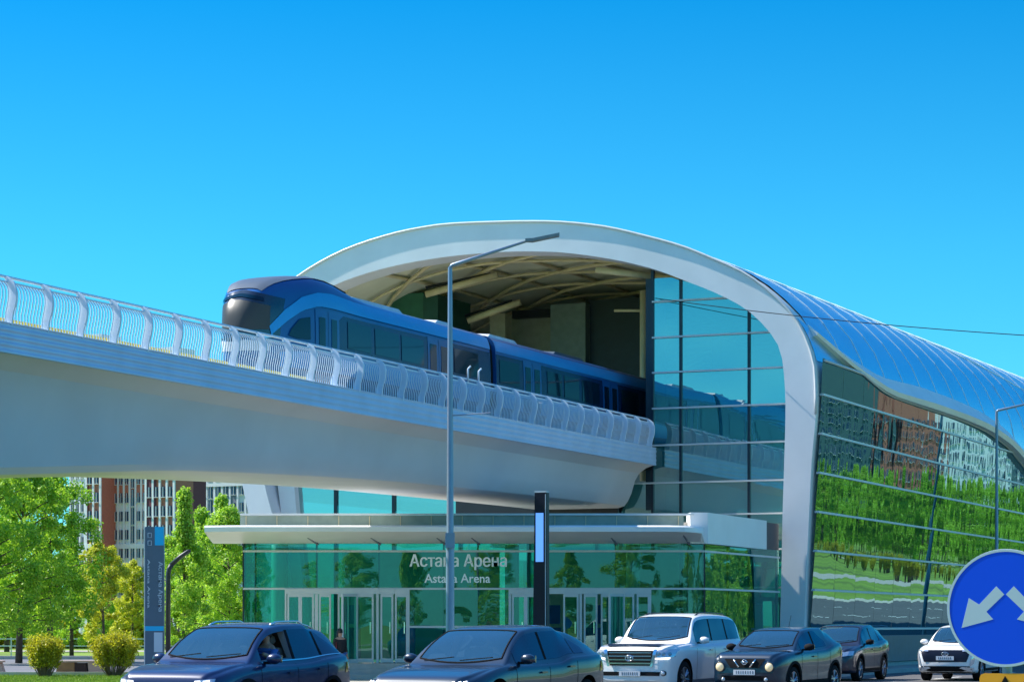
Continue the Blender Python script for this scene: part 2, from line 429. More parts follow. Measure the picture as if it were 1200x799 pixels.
# side glazing: rows of big panes, transoms; facade leans outward a little
ztr = [1.5+1.3*k for k in range(8)]       # transom heights
PW = 2.6
def pane(m, p00, p10, p11, p01, bul, n=4, bias=0.0):
    # gently pillowed pane
    p00,p10,p11,p01 = map(Vector,(p00,p10,p11,p01)); nn = (p10-p00).cross(p01-p00).normalized()
    tilt = random.uniform(-1,1)*.0025; tv = bias+random.uniform(-1,1)*.0012
    rows = []
    for i in range(n+1):
        a = i/n; row = []
        for j in range(n+1):
            b = j/n; p = p00.lerp(p10,b).lerp(p01.lerp(p11,b),a)
            row.append(p + nn*(bul*(16*a*(1-a)*b*(1-b)) + tilt*(b-.5)*2 + tv*(a-.5)*2))
        rows.append(row)
    m.sheet(rows)
levels = [0.25] + ztr + [11.9]
for k in range(len(levels)-1):
    z0, z1 = levels[k], levels[k+1]
    m = MB(); any_ = False
    for j in range(28):
        va = V0+.28 + j*PW; vb = va+PW
        zt_a = min(z1, gtop(va-V0)+.05); zt_b = min(z1, gtop(vb-V0)+.05)
        if max(zt_a,zt_b) <= z0+.02: continue
        zt_a = max(zt_a,z0+.01); zt_b = max(zt_b,z0+.01)
        bul = random.uniform(-.003,.003)
        if abs(zt_a-z1)<1e-6 and abs(zt_b-z1)<1e-6:
            pane(m, W(su(z0),va+.01,z0), W(su(z0),vb-.01,z0), W(su(z1),vb-.01,z1), W(su(z1),va+.01,z1), bul, bias=.025)
        else:
            n = 8; rows = [[],[]]
            for i in range(n+1):
                v = va+.01+(PW-.02)*i/n; zt = max(z0+.01,min(z1, gtop(v-V0)+.05))
                rows[0].append(W(su(z0),v,z0)); rows[1].append(W(su(zt),v,zt))
            m.sheet(rows)
        any_ = True
    if any_: m.build('side_glazing', M['glass_side'], hall, smooth=True, fix=False)
for z in ztr[:7]:
    m = MB(); vend = VB
    for i in range(200):
        v = V0+.3+i*.39
        if zedge(v-V0) < z+.05: vend = v; break
    m.hexa([W(su(z)-.05,V0+.3,z-.035),W(su(z)+.09,V0+.3,z-.035),W(su(z)+.09,vend,z-.035),W(su(z)-.05,vend,z-.035),
            W(su(z)-.05,V0+.3,z+.035),W(su(z)+.09,V0+.3,z+.035),W(su(z)+.09,vend,z+.035),W(su(z)-.05,vend,z+.035)])
    m.build('transom', M['frame'], hall)
for j in range(1, 28):
    v = V0+.28+j*PW; zt = gtop(v-V0)+.02
    m = MB(); m.hexa([W(su(.3)-.18,v-.03,.3),W(su(.3)-.02,v-.03,.3),W(su(.3)-.02,v+.03,.3),W(su(.3)-.18,v+.03,.3),
                      W(su(zt)-.18,v-.03,zt),W(su(zt)-.02,v-.03,zt),W(su(zt)-.02,v+.03,zt),W(su(zt)-.18,v+.03,zt)])
    m.build('mullion', M['mull'], hall)
m = MB(); m.boxuv(U0-.5,U0+.10,V0+T,VB,-.1,.26); m.build('base_plinth', M['concrete'], hall)
# frame following the glass top under the roof rim
m = MB(); m.tube([W(su(gtop(v-V0))+.04,v,max(.5,gtop(v-V0)-.02)) for v in [V0+.4]+vs_], .045, 5); m.build('head_frame', M['frame'], hall)
# low blue-grey louvre band along the foot of the facade
m = MB(); m.boxuv(U0+.0,U0+.16,V0+6,VB,.28,1.25); m.build('louvre_band', pbr('louvre', (.015,.07,.13), .4), hall)

# front glazing right of the opening (plane set back 1 m)
VG = V0+.98
def in_u(z):                            # inner edge of the portal, right side
    for k in range(45, 89):
        if inner[k][1] >= z > inner[k+1][1]:
            t = (inner[k][1]-z)/(inner[k][1]-inner[k+1][1]); return inner[k].lerp(inner[k+1], t)[0]
    return inner[89][0]
uopen = on_v(765,450,VG)[0]
umull = [on_v(798,450,VG)[0], on_v(878,450,VG)[0]]
fz = [on_v(766,y,VG)[2] for y in (604,566,522,479,437,396,354)]
ulow = on_v(728,580,VG)[0]
cols = [ulow-.0, uopen] + umull + [U0+.3]
zrows = [.3, 2.9, 4.2] + fz + [13.6]
for r_ in range(len(zrows)-1):
    z0,z1 = zrows[r_], zrows[r_+1]; m = MB()
    for c_ in range(len(cols)-1):
        if c_ == 0 and z0 > 6.0: continue
        ua, ub = cols[c_], cols[c_+1]
        n = 6; rows = [[] for _ in range(n+1)]
        bul = random.uniform(-.004,.004); tl = random.uniform(-.003,.003)
        ok = True
        for i in range(n+1):
            zq = z0+(z1-z0)*i/n
            # the right limit is the curved inner edge of the portal
            lim = in_u(min(zq, 13.2))+.10-max(0,zq-13.2)*3
            for k in range(n+1):
                uu = ua+(ub-ua)*k/n
                if lim is not None: uu = min(uu, max(ua+.001*k, lim))
                else: uu = ua+.001*k
                rows[i].append(W(uu, VG+tl*(k/n-.5)+bul*math.sin(math.pi*k/n)*math.sin(math.pi*i/n), zq))
        m.sheet(rows)
    m.build('front_glazing', M['glass_front'], hall, smooth=False, fix=False)
def topz(u):
    best = 0
    for k in range(apex, 89):
        a,b = inner[k], inner[k+1]
        if (a[0]-u)*(b[0]-u) <= 0: best = max(best, a[1])
    return best or 13.0
for k,u in enumerate([uopen]+umull):
    m = MB(); m.boxuv(u-.045,u+.045,VG-.06,VG+.1,(4.2 if k==0 else .3),topz(u)+.2); m.build('mullion', M['mull'], hall)
for z in fz+[4.2,2.9]:
    u1 = in_u(z)+.05; ul = (ulow if z < 6.7 else uopen)
    m = MB(); m.boxuv(ul,u1,VG-.10,VG-.02,z-.028,z+.028); m.build('transom', M['frame'], hall)
# dark return wall at the edge of the opening
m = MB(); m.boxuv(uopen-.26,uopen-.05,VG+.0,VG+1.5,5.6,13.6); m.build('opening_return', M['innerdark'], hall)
# black tube painted in for the dark shaded gap around the girder
m = MB()
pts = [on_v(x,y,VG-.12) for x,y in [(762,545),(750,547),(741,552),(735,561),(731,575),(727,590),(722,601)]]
m.tube([W(*p) for p in pts], .16, 6); m.build('girder_gap', M['black'], hall, smooth=True)

# left-hand leg: inner post and glazing seen under the deck
VGL = V0+.7
a0 = on_v(326,572,VGL); a1 = on_v(345,572,VGL); b0 = on_v(330,607,VGL); b1 = on_v(348,607,VGL)
m = MB()
def ex(p,q,z):  # extrapolate along line p->q to height z
    t = (z-p[2])/(q[2]-p[2]); return p[0]+(q[0]-p[0])*t
m.hexa([W(ex(a0,b0,.1),VGL,.1),W(ex(a1,b1,.1),VGL,.1),W(ex(a1,b1,.1),VGL+.5,.1),W(ex(a0,b0,.1),VGL+.5,.1),
        W(ex(a0,b0,8),VGL,8),W(ex(a1,b1,8),VGL,8),W(ex(a1,b1,8),VGL+.5,8),W(ex(a0,b0,8),VGL+.5,8)])
m.build('inner_post', M['white_clad'], hall)
m = MB(); cl = [on_v(x,590,VGL+.3)[0] for x in (314,348,394,462,540,620,700,728)]
for a,b in zip(cl, cl[1:]):
    m.sheet([[W(a,VGL+.3,.3),W(b,VGL+.3,.3)],[W(a,VGL+.3,7.4),W(b,VGL+.3,7.4)]])
m.build('rear_glazing', M['glass_front'], hall, fix=False)
for u in cl[2:]:
    m = MB(); m.boxuv(u-.05,u+.05,VGL+.2,VGL+.27,.3,7.4); m.build('mullion', M['mull'], hall)

# interior: concourse floor, platform, walls, gantries
m = MB(); m.boxuv(U0-20.5,U0-.6,V0+1.6,VB-1,.05,.3); m.build('ground_floor', M['floor'], hall)
m = MB(); m.boxuv(U0-20.5,U0-5.6,V0+8,VB-1,6.7,7.3); m.boxuv(U0-5.6,U0-1.0,V0+2.2,VB-1,6.7,7.3); m.build('platform_slab', M['inner'], hall)
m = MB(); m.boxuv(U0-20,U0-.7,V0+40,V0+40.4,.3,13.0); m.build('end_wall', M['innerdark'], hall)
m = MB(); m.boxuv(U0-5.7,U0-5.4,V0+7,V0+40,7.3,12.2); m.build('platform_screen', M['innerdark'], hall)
def slab(px0,px1,pyt,pyb,v,depth,name,mat):
    a = on_v(px0,pyt,v); b = on_v(px1,pyb,v)
    mm = MB(); mm.boxuv(a[0],b[0],v,v+depth,b[2],a[2]); return mm.build(name, mat, hall)
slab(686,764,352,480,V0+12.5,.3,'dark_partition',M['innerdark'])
slab(645,686,357,470,V0+12,.6,'light_partition',pbr('teal_grey_wall',(.20,.26,.24),.6))
slab(592,645,371,470,V0+13,.5,'partition_wall',pbr('olive_wall',(.34,.35,.24),.7))
slab(600,644,364,371,V0+12.6,.3,'grille',M['dark'])
slab(574,592,368,470,V0+10,.6,'partition_wall',pbr('beige_wall',(.40,.37,.24),.7))
slab(496,513,346,470,V0+6,3,'plant_box',pbr('dark_green',(.01,.07,.05),.5))
slab(445,496,346,470,V0+6.1,3,'plant_box',pbr('green_panel',(.03,.14,.08),.5))
slab(534,724,586,607,V0+.62,.3,'dark_recess',M['dark'])  # dark box put in for the shade of the recess under the girder
m = MB(); c = on_v(754,350,V0+7)
m.tube([W(c[0],V0+7,7.0), W(c[0],V0+7,c[2]+.3)], .14, 10); m.build('interior_column', M['rib'], hall, smooth=True)
def beam(p, q, v0_, v1_, r, mat=M['rib'], name='gantry_beam'):
    a = on_v(*p, v0_); b = on_v(*q, v1_)
    mm = MB(); mm.tube([W(*a), W(*b)], r, 8); mm.build(name, mat, hall, smooth=True)
beam((499,345),(583,322),V0+5,V0+5.5,.13)
beam((499,337),(575,321),V0+5.1,V0+5.6,.06,M['dark'])
beam((548,376),(610,354),V0+8,V0+8.5,.13)
beam((545,370),(600,352),V0+8.2,V0+8.6,.05,M['dark'])
beam((699,316),(764,324),V0+2.5,V0+2.5,.12)
beam((720,364),(764,364),V0+7,V0+7,.05)

# ------------------------------------------------------------------ VIADUCT
UE = U0-5.5                 # near edge line of the deck
VV0, VV1 = -12.0, V0+.55
via = empty('elevated_viaduct', W(UE-2.9, 30, 0), 0, 'white concrete viaduct curving over the forecourt into the station portal, blue ribbed edge', 'viaduct')
zb = pchip([(-12,5.4),(5,5.2),(15,4.7),(28,4.1),(36,4.3),(42.3,4.69),(50.7,5.25),(64.3,5.6),(77.8,5.67),(90,5.67)])
UC = UE-2.9; DZ = 7.68; FB = 7.13
def gsec(v):
    b = zb(v); h = FB-b
    half = [(2.82,FB-.01),(2.55,FB-.10),(2.28,FB-.28),(2.12,FB-.55),(2.0,FB-.55-(h-.55)*.45),(1.86,b+.22),(1.74,b+.07),(1.5,b)]
    pts = [(UC+x,z) for x,z in half] + [(UC-x,z) for x,z in reversed(half)] 
    pts += [(UC-2.82,DZ-.02),(UC+2.82,DZ-.02),(UC+2.82,FB-.01)]
    return [W(u,v,z) for u,z in pts]
m = MB(); vv = [VV0+(VV1-VV0)*i/60 for i in range(61)]
m.sheet([gsec(v) for v in vv]); m.add(gsec(VV0)[:-1], [tuple(range(18))]); m.add(gsec(VV1)[:-1], [tuple(range(18))])
m.build('box_girder', M['girder'], via, smooth=True, angle=25)
# ribbed fascias, both sides
for sgn in (1,-1):
    prof = []
    zr = [FB-.02+(DZ+.04-FB+.02)*i/16 for i in range(17)]
    for i,z in enumerate(zr):
        prof.append((2.9+(.016 if i%4<2 else -.001), z))
    prof = [(2.70,FB-.02)]+prof+[(2.62,DZ+.04)]
    m = MB(); m.sheet([[W(UC+sgn*x,v,z) for x,z in prof] for v in (VV0,VV1)])
    m.build('ribbed_fascia', M['fascia'], via)
# small drain holes on the girder
m = MB()
for (x,y) in [(3,455.5),(130,480),(260,498),(395,515)]:
    r = ray(x,y); t = (UC+2.03)/(r.x*CA-r.y*SA); p = Vector((0,0,CAMZ))+r*t
    u,v = UV(p.x,p.y)
    m.ball(p+W(.02,0)-W(0,0), .04, 8, 6)
m.build('drain_hole', M['black'], via, smooth=True)
# walkway kerb, yellow cover, tracks
m = MB(); m.boxuv(UC-2.5,UC+2.5,VV0,VV1+1,DZ-.02,DZ+.12); m.build('track_slab', M['concrete'], via)
m = MB(); m.boxuv(UC+2.52,UC+2.66,VV0,VV0+66,DZ+.03,DZ+.17); m.build('cable_cover', M['yellow'], via)
for s in (-.72,.72):
    m = MB(); m.boxuv(UC+s-.04,UC+s+.04,VV0,V0+14,DZ+.12,DZ+.28); m.build('running_rail', M['dark'], via)
# railing
SP = 1.278; n_post = 64
x0 = 11; r = ray(x0, 330); t = (UE-.05)/(r.x*CA-r.y*SA); vpost0 = t*(r.x*SA+r.y*CA)
postprof = resample([(-.13,1.0),(-.06,.97),(.03,.86),(.085,.68),(.07,.45),(.0,.22),(-.03,.0)], 12)
balprof = resample([(-.05,.86),(.03,.76),(.055,.62),(.02,.40),(-.02,.20),(-.01,.05)], 9)
RT = DZ
proto = {}
for i in range(-22, n_post):
    v = vpost0 + i*SP
    if v > VV1-.25: break
    if v < VV0+.5: continue
    if 'post' not in proto:
        mm = MB(); 
        for w_ in (-.0,):
            rows = []
            for p in postprof:
                wd = .095 if p[1] < .9 else .06
                rows.append([W(p[0]-wd,-.022,p[1]),W(p[0]+wd,-.022,p[1]),W(p[0]+wd,.022,p[1]),W(p[0]-wd,.022,p[1]),W(p[0]-wd,-.022,p[1])])
            mm.sheet(rows)
        me = mm.mesh('railing_post'); me.materials.append(M['rail']); proto['post'] = me
        mm = MB()
        for b in range(1, 12):
            dv = SP*b/12
            mm.tube([W(p[0],dv,p[1]) for p in balprof], .0145, 4)
        mm.boxuv(-.075,-.035,.02,SP-.02,.86,.895); mm.boxuv(-.03,.01,.02,SP-.02,.03,.06)
        mm.tube([W(-.10,0,.99),W(-.10,SP,.99)], .032, 6)
        me = mm.mesh('railing_panel'); me.materials.append(M['rail']); proto['panel'] = me
    base = W(UE-.05, v, RT)
    for nm in ('post','panel'):
        if nm == 'panel' and v+SP > VV1-.2: continue
        o = bpy.data.objects.new('railing_'+nm, proto[nm]); COL.objects.link(o); o.parent = via
        o.location = FRAME[via.name].inverted() @ base
        FRAME[o.name] = FRAME[via.name]
# far-side railing, one simple length per panel group
m = MB()
for i in range(0, 70):
    v = VV0+.6+i*SP
    if v > VV1-.3: break
    m.boxuv(UE-5.78,UE-5.70,v-.02,v+.02,RT,RT+1.0)
m.boxuv(UE-5.78,UE-5.72,VV0+.6,VV1-.4,RT+.96,RT+1.02)
m.boxuv(UE-5.77,UE-5.73,VV0+.6,VV1-.4,RT+.1,RT+.13)
m.build('far_railing', M['rail'], via)
# small antennae poking over the railing
for px in (548.5,561):
    r = ray(px,440); t = (UE-.1)/(r.x*CA-r.y*SA); p = Vector((0,0,CAMZ))+r*t
    mm = MB(); mm.tube([(p.x,p.y,RT+.9),(p.x,p.y,RT+1.28),(p.x+.08,p.y,RT+1.36)], .03, 6); mm.build('marker_post', M['rail'], via, smooth=True)
# piers (first one stands left of the frame)
for v in (28.0, 3.0):
    m = MB(); rows = []
    for z,w,d in [(0,1.0,.7),(2.6,1.0,.7),(3.6,1.5,.8),(4.2,1.9,.9)]:
        ring = []
        for k in range(24):
            a = 2*math.pi*k/24; ring.append(W(UC+w*math.copysign(abs(math.cos(a))**.6,math.cos(a)), v+d*math.copysign(abs(math.sin(a))**.6,math.sin(a)), z))
        rows.append(ring+[ring[0]])
    m.sheet(rows); m.build('pier', M['girder'], via, smooth=True, angle=40)

# ------------------------------------------------------------------ TRAIN
def conform(bvh, pts2rows, proj, off, m):
    rows = []
    for row in pts2rows:
        out = []
        for p in row:
            o, d = proj(p); h = bvh.ray_cast(o, d)
            if h[0] is None:
                best = min((bvh.find_nearest(o+d*q) for q in (1.2,1.8,2.4,3.0,3.6,4.2,4.8)), key=lambda r_: r_[3])
                out.append(best[0]+(o-best[0]).normalized()*off)
            else:
                n = h[1] if h[1].dot(d) < 0 else -h[1]
                out.append(h[0] + n*off)
        rows.append(out)
    last = None
    for r_ in rows:
        for i,q in enumerate(r_):
            if q is None: r_[i] = last if last is not None else Vector((0,0,0))
            last = r_[i]
    m.sheet(rows)
def strip(lo, hi, n=10, k=4):            # two polylines -> grid rows
    lo = resample_lin(lo, n); hi = resample_lin(hi, n)
    return [[a.lerp(b, j/k) for a,b in zip(lo,hi)] for j in range(k+1)]
def resample_lin(pts, n):
    pts = [Vector(p) for p in pts]; L = [0.0]
    for a,b in zip(pts, pts[1:]): L.append(L[-1]+(b-a).length)
    res = []; j = 0
    for i in range(n):
        s = L[-1]*i/(n-1)
        while j < len(pts)-2 and L[j+1] < s: j += 1
        t = (s-L[j])/max(1e-9,L[j+1]-L[j]); res.append(pts[j].lerp(pts[j+1], min(1,t)))
    return res
def catmull(P, n):
    out = []; m_ = len(P)
    for i in range(m_-1):
        p0,p1,p2,p3 = P[max(0,i-1)],P[i],P[i+1],P[min(m_-1,i+2)]
        for k in range(n):
            t=k/n; out.append(.5*((2*p1)+(-p0+p2)*t+(2*p0-5*p1+4*p2-p3)*t*t+(-p0+3*p1-3*p2+p3)*t**3))
    out.append(P[-1]); return out

# local train frame: +X to the train's nose, Y across, Z up; placed with nose towards -v
TV0 = 54.8; TL1 = 13.3
tr = empty('metro_train', W(UC, TV0, DZ+.28), 0, 'blue two-car metro train running along the viaduct into the portal', 'train')
TM = Matrix.Translation(W(UC, TV0, DZ+.28))
def tw(s, y, z): return W(UC+y, TV0+s, DZ+.28+z)      # s from the nose backward, y towards the camera side
zs_bot = .22
def tsec(w, zt, zbm, n=24):
    # half section: bottom, skirt, side, cantrail, roof
    P = [Vector((0,zbm)),Vector((w*.80,zbm)),Vector((w*.96,zbm+.06)),Vector((w,zbm+.5)),Vector((w*1.0,zbm+(zt-zbm)*.55)),Vector((w*.955,zbm+(zt-zbm)*.83)),Vector((w*.80,zt-.10)),Vector((w*.45,zt-.015)),Vector((0,zt))]
    h = catmull(P, 4); return h + [Vector((-p.x,p.y)) for p in reversed(h[:-1])]
top_f = pchip([(0,1.25),(.10,1.68),(.25,2.0),(.7,2.50),(1.2,2.74),(1.8,2.88),(2.6,2.98),(3.3,2.95),(4.3,2.80),(5.4,2.69),(7,2.66),(14,2.66)])
wid_f = pchip([(0,.20),(.15,.36),(.5,.58),(1.0,.84),(1.5,1.06),(2.0,1.23),(2.6,1.33),(3.3,1.36),(14,1.36)])
bot_f = pchip([(0,.55),(.15,.40),(.5,.28),(1.2,.22),(14,.22)])
ss = [0,.04,.1,.18,.28,.4,.55,.75,1,1.3,1.6,2,2.4,2.9,3.4,4,4.6,5.4,7,9,11,TL1]
rows = [[tw(s,p.x,p.y) for p in tsec(wid_f(s),top_f(s),bot_f(s))] for s in ss]
m = MB(); m.sheet(rows); m.add(rows[0][:-1], [tuple(range(len(rows[0])-1))]); m.add(rows[-1][:-1], [tuple(range(len(rows[0])-1))])
body = m.build('leading_car_body', M['train_blue'], tr, smooth=True, angle=50)
bv1 = BVHTree.FromPolygons([tuple(p) for p in m.v], m.f)
S2, E2 = TL1+.42, TL1+.42+14.2
rows = [[tw(s,p.x,p.y) for p in tsec(1.36,2.66,.22)] for s in [S2+(E2-S2)*i/8 for i in range(9)]]
m = MB(); m.sheet(rows); m.add(rows[0][:-1], [tuple(range(len(rows[0])-1))]); m.add(rows[-1][:-1], [tuple(range(len(rows[0])-1))])
body2 = m.build('trailing_car_body', M['train_blue'], tr, smooth=True, angle=50)
bv2 = BVHTree.FromPolygons([tuple(p) for p in m.v], m.f)
rows = [[tw(s,p.x*(.93 if k%2 else .86),.1+p.y*.95) for p in tsec(1.36,2.66,.22)] for k,s in enumerate([TL1-.02+.46*i/8 for i in range(9)])]
m = MB(); m.sheet(rows); m.build('gangway_bellows', M['black'], tr, smooth=True)
def side(bv, lo, hi, off, name, mat, par, n=12, k=4, both=True):
    for sg in ((1,-1) if both else (1,)):
        mm = MB(); conform(bv, strip(lo,hi,n,k), lambda p: (tw(p.x, 3*sg, p.y), W(-sg,0)), off, mm)
        mm.build(name, mat, par, smooth=True)
# livery: bright upper stripe sweeping down round the cab, dark window band, pale lower side
for b_, par, s0, s1 in ((bv1,body,0,TL1-.03),(bv2,body2,S2+.03,E2-.03)):
    if par is body:
        side(b_, [(.75,1.22),(1.2,1.62),(1.7,1.95),(2.3,2.12),(3.0,2.13),(4.4,2.11),(s1,2.11)], [(.70,1.45),(1.15,1.92),(1.7,2.30),(2.3,2.48),(3.0,2.52),(4.4,2.46),(s1,2.45)], .034, 'upper_stripe', M['train_light'], par, 60, 6)
        side(b_, [(1.0,.42),(s1,.42)], [(1.0,.80),(1.8,.88),(4,.94),(s1,.94)], .010, 'lower_panel', M['train_light'], par, 30, 3)
        side(b_, [(3.0,1.02),(3.2,1.02),(s1,1.02)], [(3.0,1.65),(3.6,2.0),(s1,2.02)], .008, 'window_band', M['train_dark'], par, 30, 4)
    else:
        side(b_, [(s0,2.11),(s1,2.11)], [(s0,2.45),(s1,2.45)], .012, 'upper_stripe', M['train_light'], par, 20, 3)
        side(b_, [(s0,.42),(s1,.42)], [(s0,.94),(s1,.94)], .010, 'lower_panel', M['train_light'], par, 20, 3)
        side(b_, [(s0,1.02),(s1,1.02)], [(s0,2.02),(s1,2.02)], .008, 'window_band', M['train_dark'], par, 20, 3)
# side windows and doors, positions read from the photograph
def s_at(px): 
    r = ray(px, 400); t = (UC+1.36)/(r.x*CA-r.y*SA); return t*(r.x*SA+r.y*CA)-TV0
def win(bv, par, a, b, z0=1.16, z1=1.88):
    a, b = s_at(a), s_at(b); side(bv, [(a,z0),(b,z0)], [(a,z1),(b,z1)], .022, 'window', M['train_glass'], par, 5, 3)
def door(bv, par, a, b):
    a, b = s_at(a), s_at(b); c = (a+b)/2
    for q0,q1 in ((a,c-.012),(c+.012,b)):
        side(bv, [(q0,.44),(q1,.44)], [(q0,2.04),(q1,2.04)], .018, 'door', M['train_blue'], par, 4, 5)
        side(bv, [(q0+.14,1.05),(q1-.14,1.05)], [(q0+.14,1.84),(q1-.14,1.84)], .028, 'door_window', M['train_glass'], par, 3, 3)
side(bv1, [(1.25,1.25),(1.5,1.2),(1.95,1.2)], [(1.32,1.42),(1.6,1.72),(1.95,1.80)], .04, 'cab_window', M['train_glass'], body, 8, 4)
door(bv1, body, 373, 397)
win(bv1, body, 407, 434); win(bv1, body, 439, 467); win(bv1, body, 470, 496)
door(bv1, body, 501, 526); win(bv1, body, 532, 560)
win(bv2, body2, 585, 608); door(bv2, body2, 613, 634); win(bv2, body2, 641, 658); win(bv2, body2, 661, 678); win(bv2, body2, 682, 702)
door(bv2, body2, 706, 724); win(bv2, body2, 728, 748)
# nose: windscreen, grey cap, headlight band, silver mask
def front(lo, hi, off, name, mat, n=14, k=6):
    mm = MB(); conform(bv1, strip(lo,hi,n,k), lambda p: (tw(-3, p.x, p.y), W(0,1)), off, mm); return mm.build(name, mat, tr, smooth=True)
front([(-.84,1.15),(0,1.02),(.84,1.15)], [(-.90,2.20),(0,2.42),(.90,2.20)], .014, 'nose_mask', pbr('mask_black',(.01,.015,.03),.15,coat=1))
front([(-.70,1.36),(0,1.26),(.70,1.36)], [(-.70,1.98),(0,2.12),(.70,1.98)], .024, 'windscreen', M['train_screen'])
front([(-.70,.80),(0,.74),(.70,.80)], [(-.74,1.10),(0,.99),(.74,1.10)], .016, 'nose_panel', M['train_white'])
front([(-.6,2.08),(0,2.20),(.6,2.08)], [(-.58,2.18),(0,2.30),(.58,2.18)], .03, 'destination_display', M['train_glass'], 10, 2)
for sg in (1,-1):
    front([(sg*.42,1.06),(sg*.74,1.16)], [(sg*.42,1.12),(sg*.74,1.24)], .03, 'headlight', M['headlight'], 5, 2)
# grey roof cap over the cab
mm = MB(); rows = []
for s in [.62,.8,1.0,1.3,1.6,2,2.5,3,3.6,4.3,5.2]:
    hw = wid_f(s)*.80*min(1,(5.4-s)/1.6+.3); sec = []
    for k in range(9):
        y = -hw+2*hw*k/8; h = bv1.ray_cast(tw(s,y,6), Vector((0,0,-1))); sec.append(h[0]+Vector((0,0,.032)))
    rows.append(sec)
mm.sheet(rows); mm.build('roof_cap', M['train_roof'], tr, smooth=True)
# roof equipment
def roofbox(s0,s1,w,h,name,mat):
    mm = MB(); rows = []
    for s,k in ((s0,0),(s0+.35,1),(s1-.35,1),(s1,0)):
        rows.append([tw(s,-w,2.5),tw(s,-w*.85,2.58+h*k),tw(s,0,2.64+h*k),tw(s,w*.85,2.58+h*k),tw(s,w,2.5)])
    mm.sheet(rows); mm.build(name, mat, tr, smooth=True, angle=30)
roofbox(5.0,8.6,.85,.20,'air_conditioning_unit',M['train_white']); roofbox(10.6,12.2,.8,.2,'air_conditioning_unit',M['train_white'])
roofbox(S2+.7,S2+3.3,.8,.2,'air_conditioning_unit',M['train_white']); roofbox(S2+6,S2+9,.8,.2,'air_conditioning_unit',M['train_roof'])
for s0,s1 in ((2.2,5.4),(8.6,11.8),(S2+1.5,S2+4.5),(S2+9.5,S2+12.5)):
    mm = MB(); mm.hexa([tw(s0,-1.0,.0),tw(s1,-1.0,.0),tw(s1,1.0,.0),tw(s0,1.0,.0),tw(s0,-1.0,.36),tw(s1,-1.0,.36),tw(s1,1.0,.36),tw(s0,1.0,.36)])
    mm.build('bogie', M['dark'], tr)
# ------------------------------------------------------------------ ENTRANCE PAVILION (faces the camera squarely)
PY = 74.2
def X_(px, Y=PY): return (px-CX)/F*Y
pav = empty('entrance_pavilion', (X_(555), PY+3, 0), 0, 'low green-glass entrance pavilion with white canopy and station name lettering', 'entrance building')
zdoor, zmid, ztop, zpl = zz(689.5,PY), zz(645.6,PY), 4.12, .47
xl, xr = X_(286), X_(824.5)
side_d = 7.6                                   # right-hand side wall runs back parallel to the tracks
xe, ye = xr+SA*side_d, PY+CA*side_d
# plinth and steps
m = MB()
m.prism([(xl-1.2,PY-.9,-.02),(xr+.3,PY-.9,-.02),(xe+.5,ye,-.02),(xl-1.2,ye+6,-.02)], (0,0,zpl+.02)); m.build('plinth', M['concrete'], pav)
for i in range(2):
    m = MB(); m.box(((xl+xr)/2-.4, PY-1.08-.34*i, (.31-.155*i)/2-.01), (xr-xl+1.6+.4*i, .36, .31-.155*i)); m.build('step', M['kerb'], pav)
# glazing
mx = [286,299,371,444,520,560,640,721,806,824.5]
zl = [zpl, zdoor, zmid, ztop]
for r_ in range(3):
    m = MB()
    for a,b in zip(mx, mx[1:]):
        if r_ == 0:
            segs = [(a,b)]
            for (d0,d1) in ((334,480),(596,763)):
                ns = []
                for (p,q) in segs:
                    if q <= d0 or p >= d1: ns.append((p,q))
                    else:
                        if p < d0: ns.append((p,d0))
                        if q > d1: ns.append((d1,q))
                segs = ns
        else: segs = [(a,b)]
        for p,q in segs:
            if r_ == 0 and (p in (480,) or p == 763): m.build('glazing', M['glass_pav'], pav, smooth=True, fix=False); m = MB()
            pane(m, (X_(p),PY,zl[r_]),(X_(q),PY,zl[r_]),(X_(q),PY,zl[r_+1]),(X_(p),PY,zl[r_+1]), random.uniform(-.004,.004))
    m.build('glazing', M['glass_pav'], pav, smooth=True, fix=False); m = MB()
    for k in range(3):
        d0, d1 = side_d*k/3, side_d*(k+1)/3
        pane(m, (xr+SA*d0,PY+CA*d0,zl[r_]),(xr+SA*d1,PY+CA*d1,zl[r_]),(xr+SA*d1,PY+CA*d1,zl[r_+1]),(xr+SA*d0,PY+CA*d0,zl[r_+1]), random.uniform(-.004,.004))
    m.build('glazing', M['glass_pav'], pav, smooth=True, fix=False)
    m = MB(); m.sheet([[(xl,PY,zl[r_]),(xl+SA*9,PY+CA*9,zl[r_])],[(xl,PY,zl[r_+1]),(xl+SA*9,PY+CA*9,zl[r_+1])]]); m.build('side_wall_glazing', M['glass_pav'], pav, fix=False)
for px in mx:
    w = .10 if px in (286,824.5) else .055
    y0 = zdoor if 334 < px < 480 or 596 < px < 763 else zpl
    m = MB(); m.box((X_(px), PY+.09, (y0+ztop)/2), (w, .14, ztop-y0)); m.build('mullion', M['mull'], pav)
for d in (side_d/3, side_d*2/3, side_d):
    m = MB(); m.box((xr+SA*d-.08, PY+CA*d, (zpl+ztop)/2), (.05,.1,ztop-zpl), rz=-A); m.build('mullion', M['mull'], pav)
for z in (zdoor, zmid):
    m = MB()
    m.prism([(xl-.03,PY-.06,z-.03),(xr+.04,PY-.06,z-.03),(xe+.04,ye,z-.03),(xe-.04,ye,z-.03),(xr-.03,PY+.02,z-.03),(xl-.03,PY+.02,z-.03)], (0,0,.06))
    m.build('transom', M['frame'], pav)
m = MB(); m.box(((X_(480)+X_(560))/2, PY-.02, zz(734,PY)), (X_(560)-X_(480), .06, .06)); m.build('glazing_bar', M['frame'], pav)
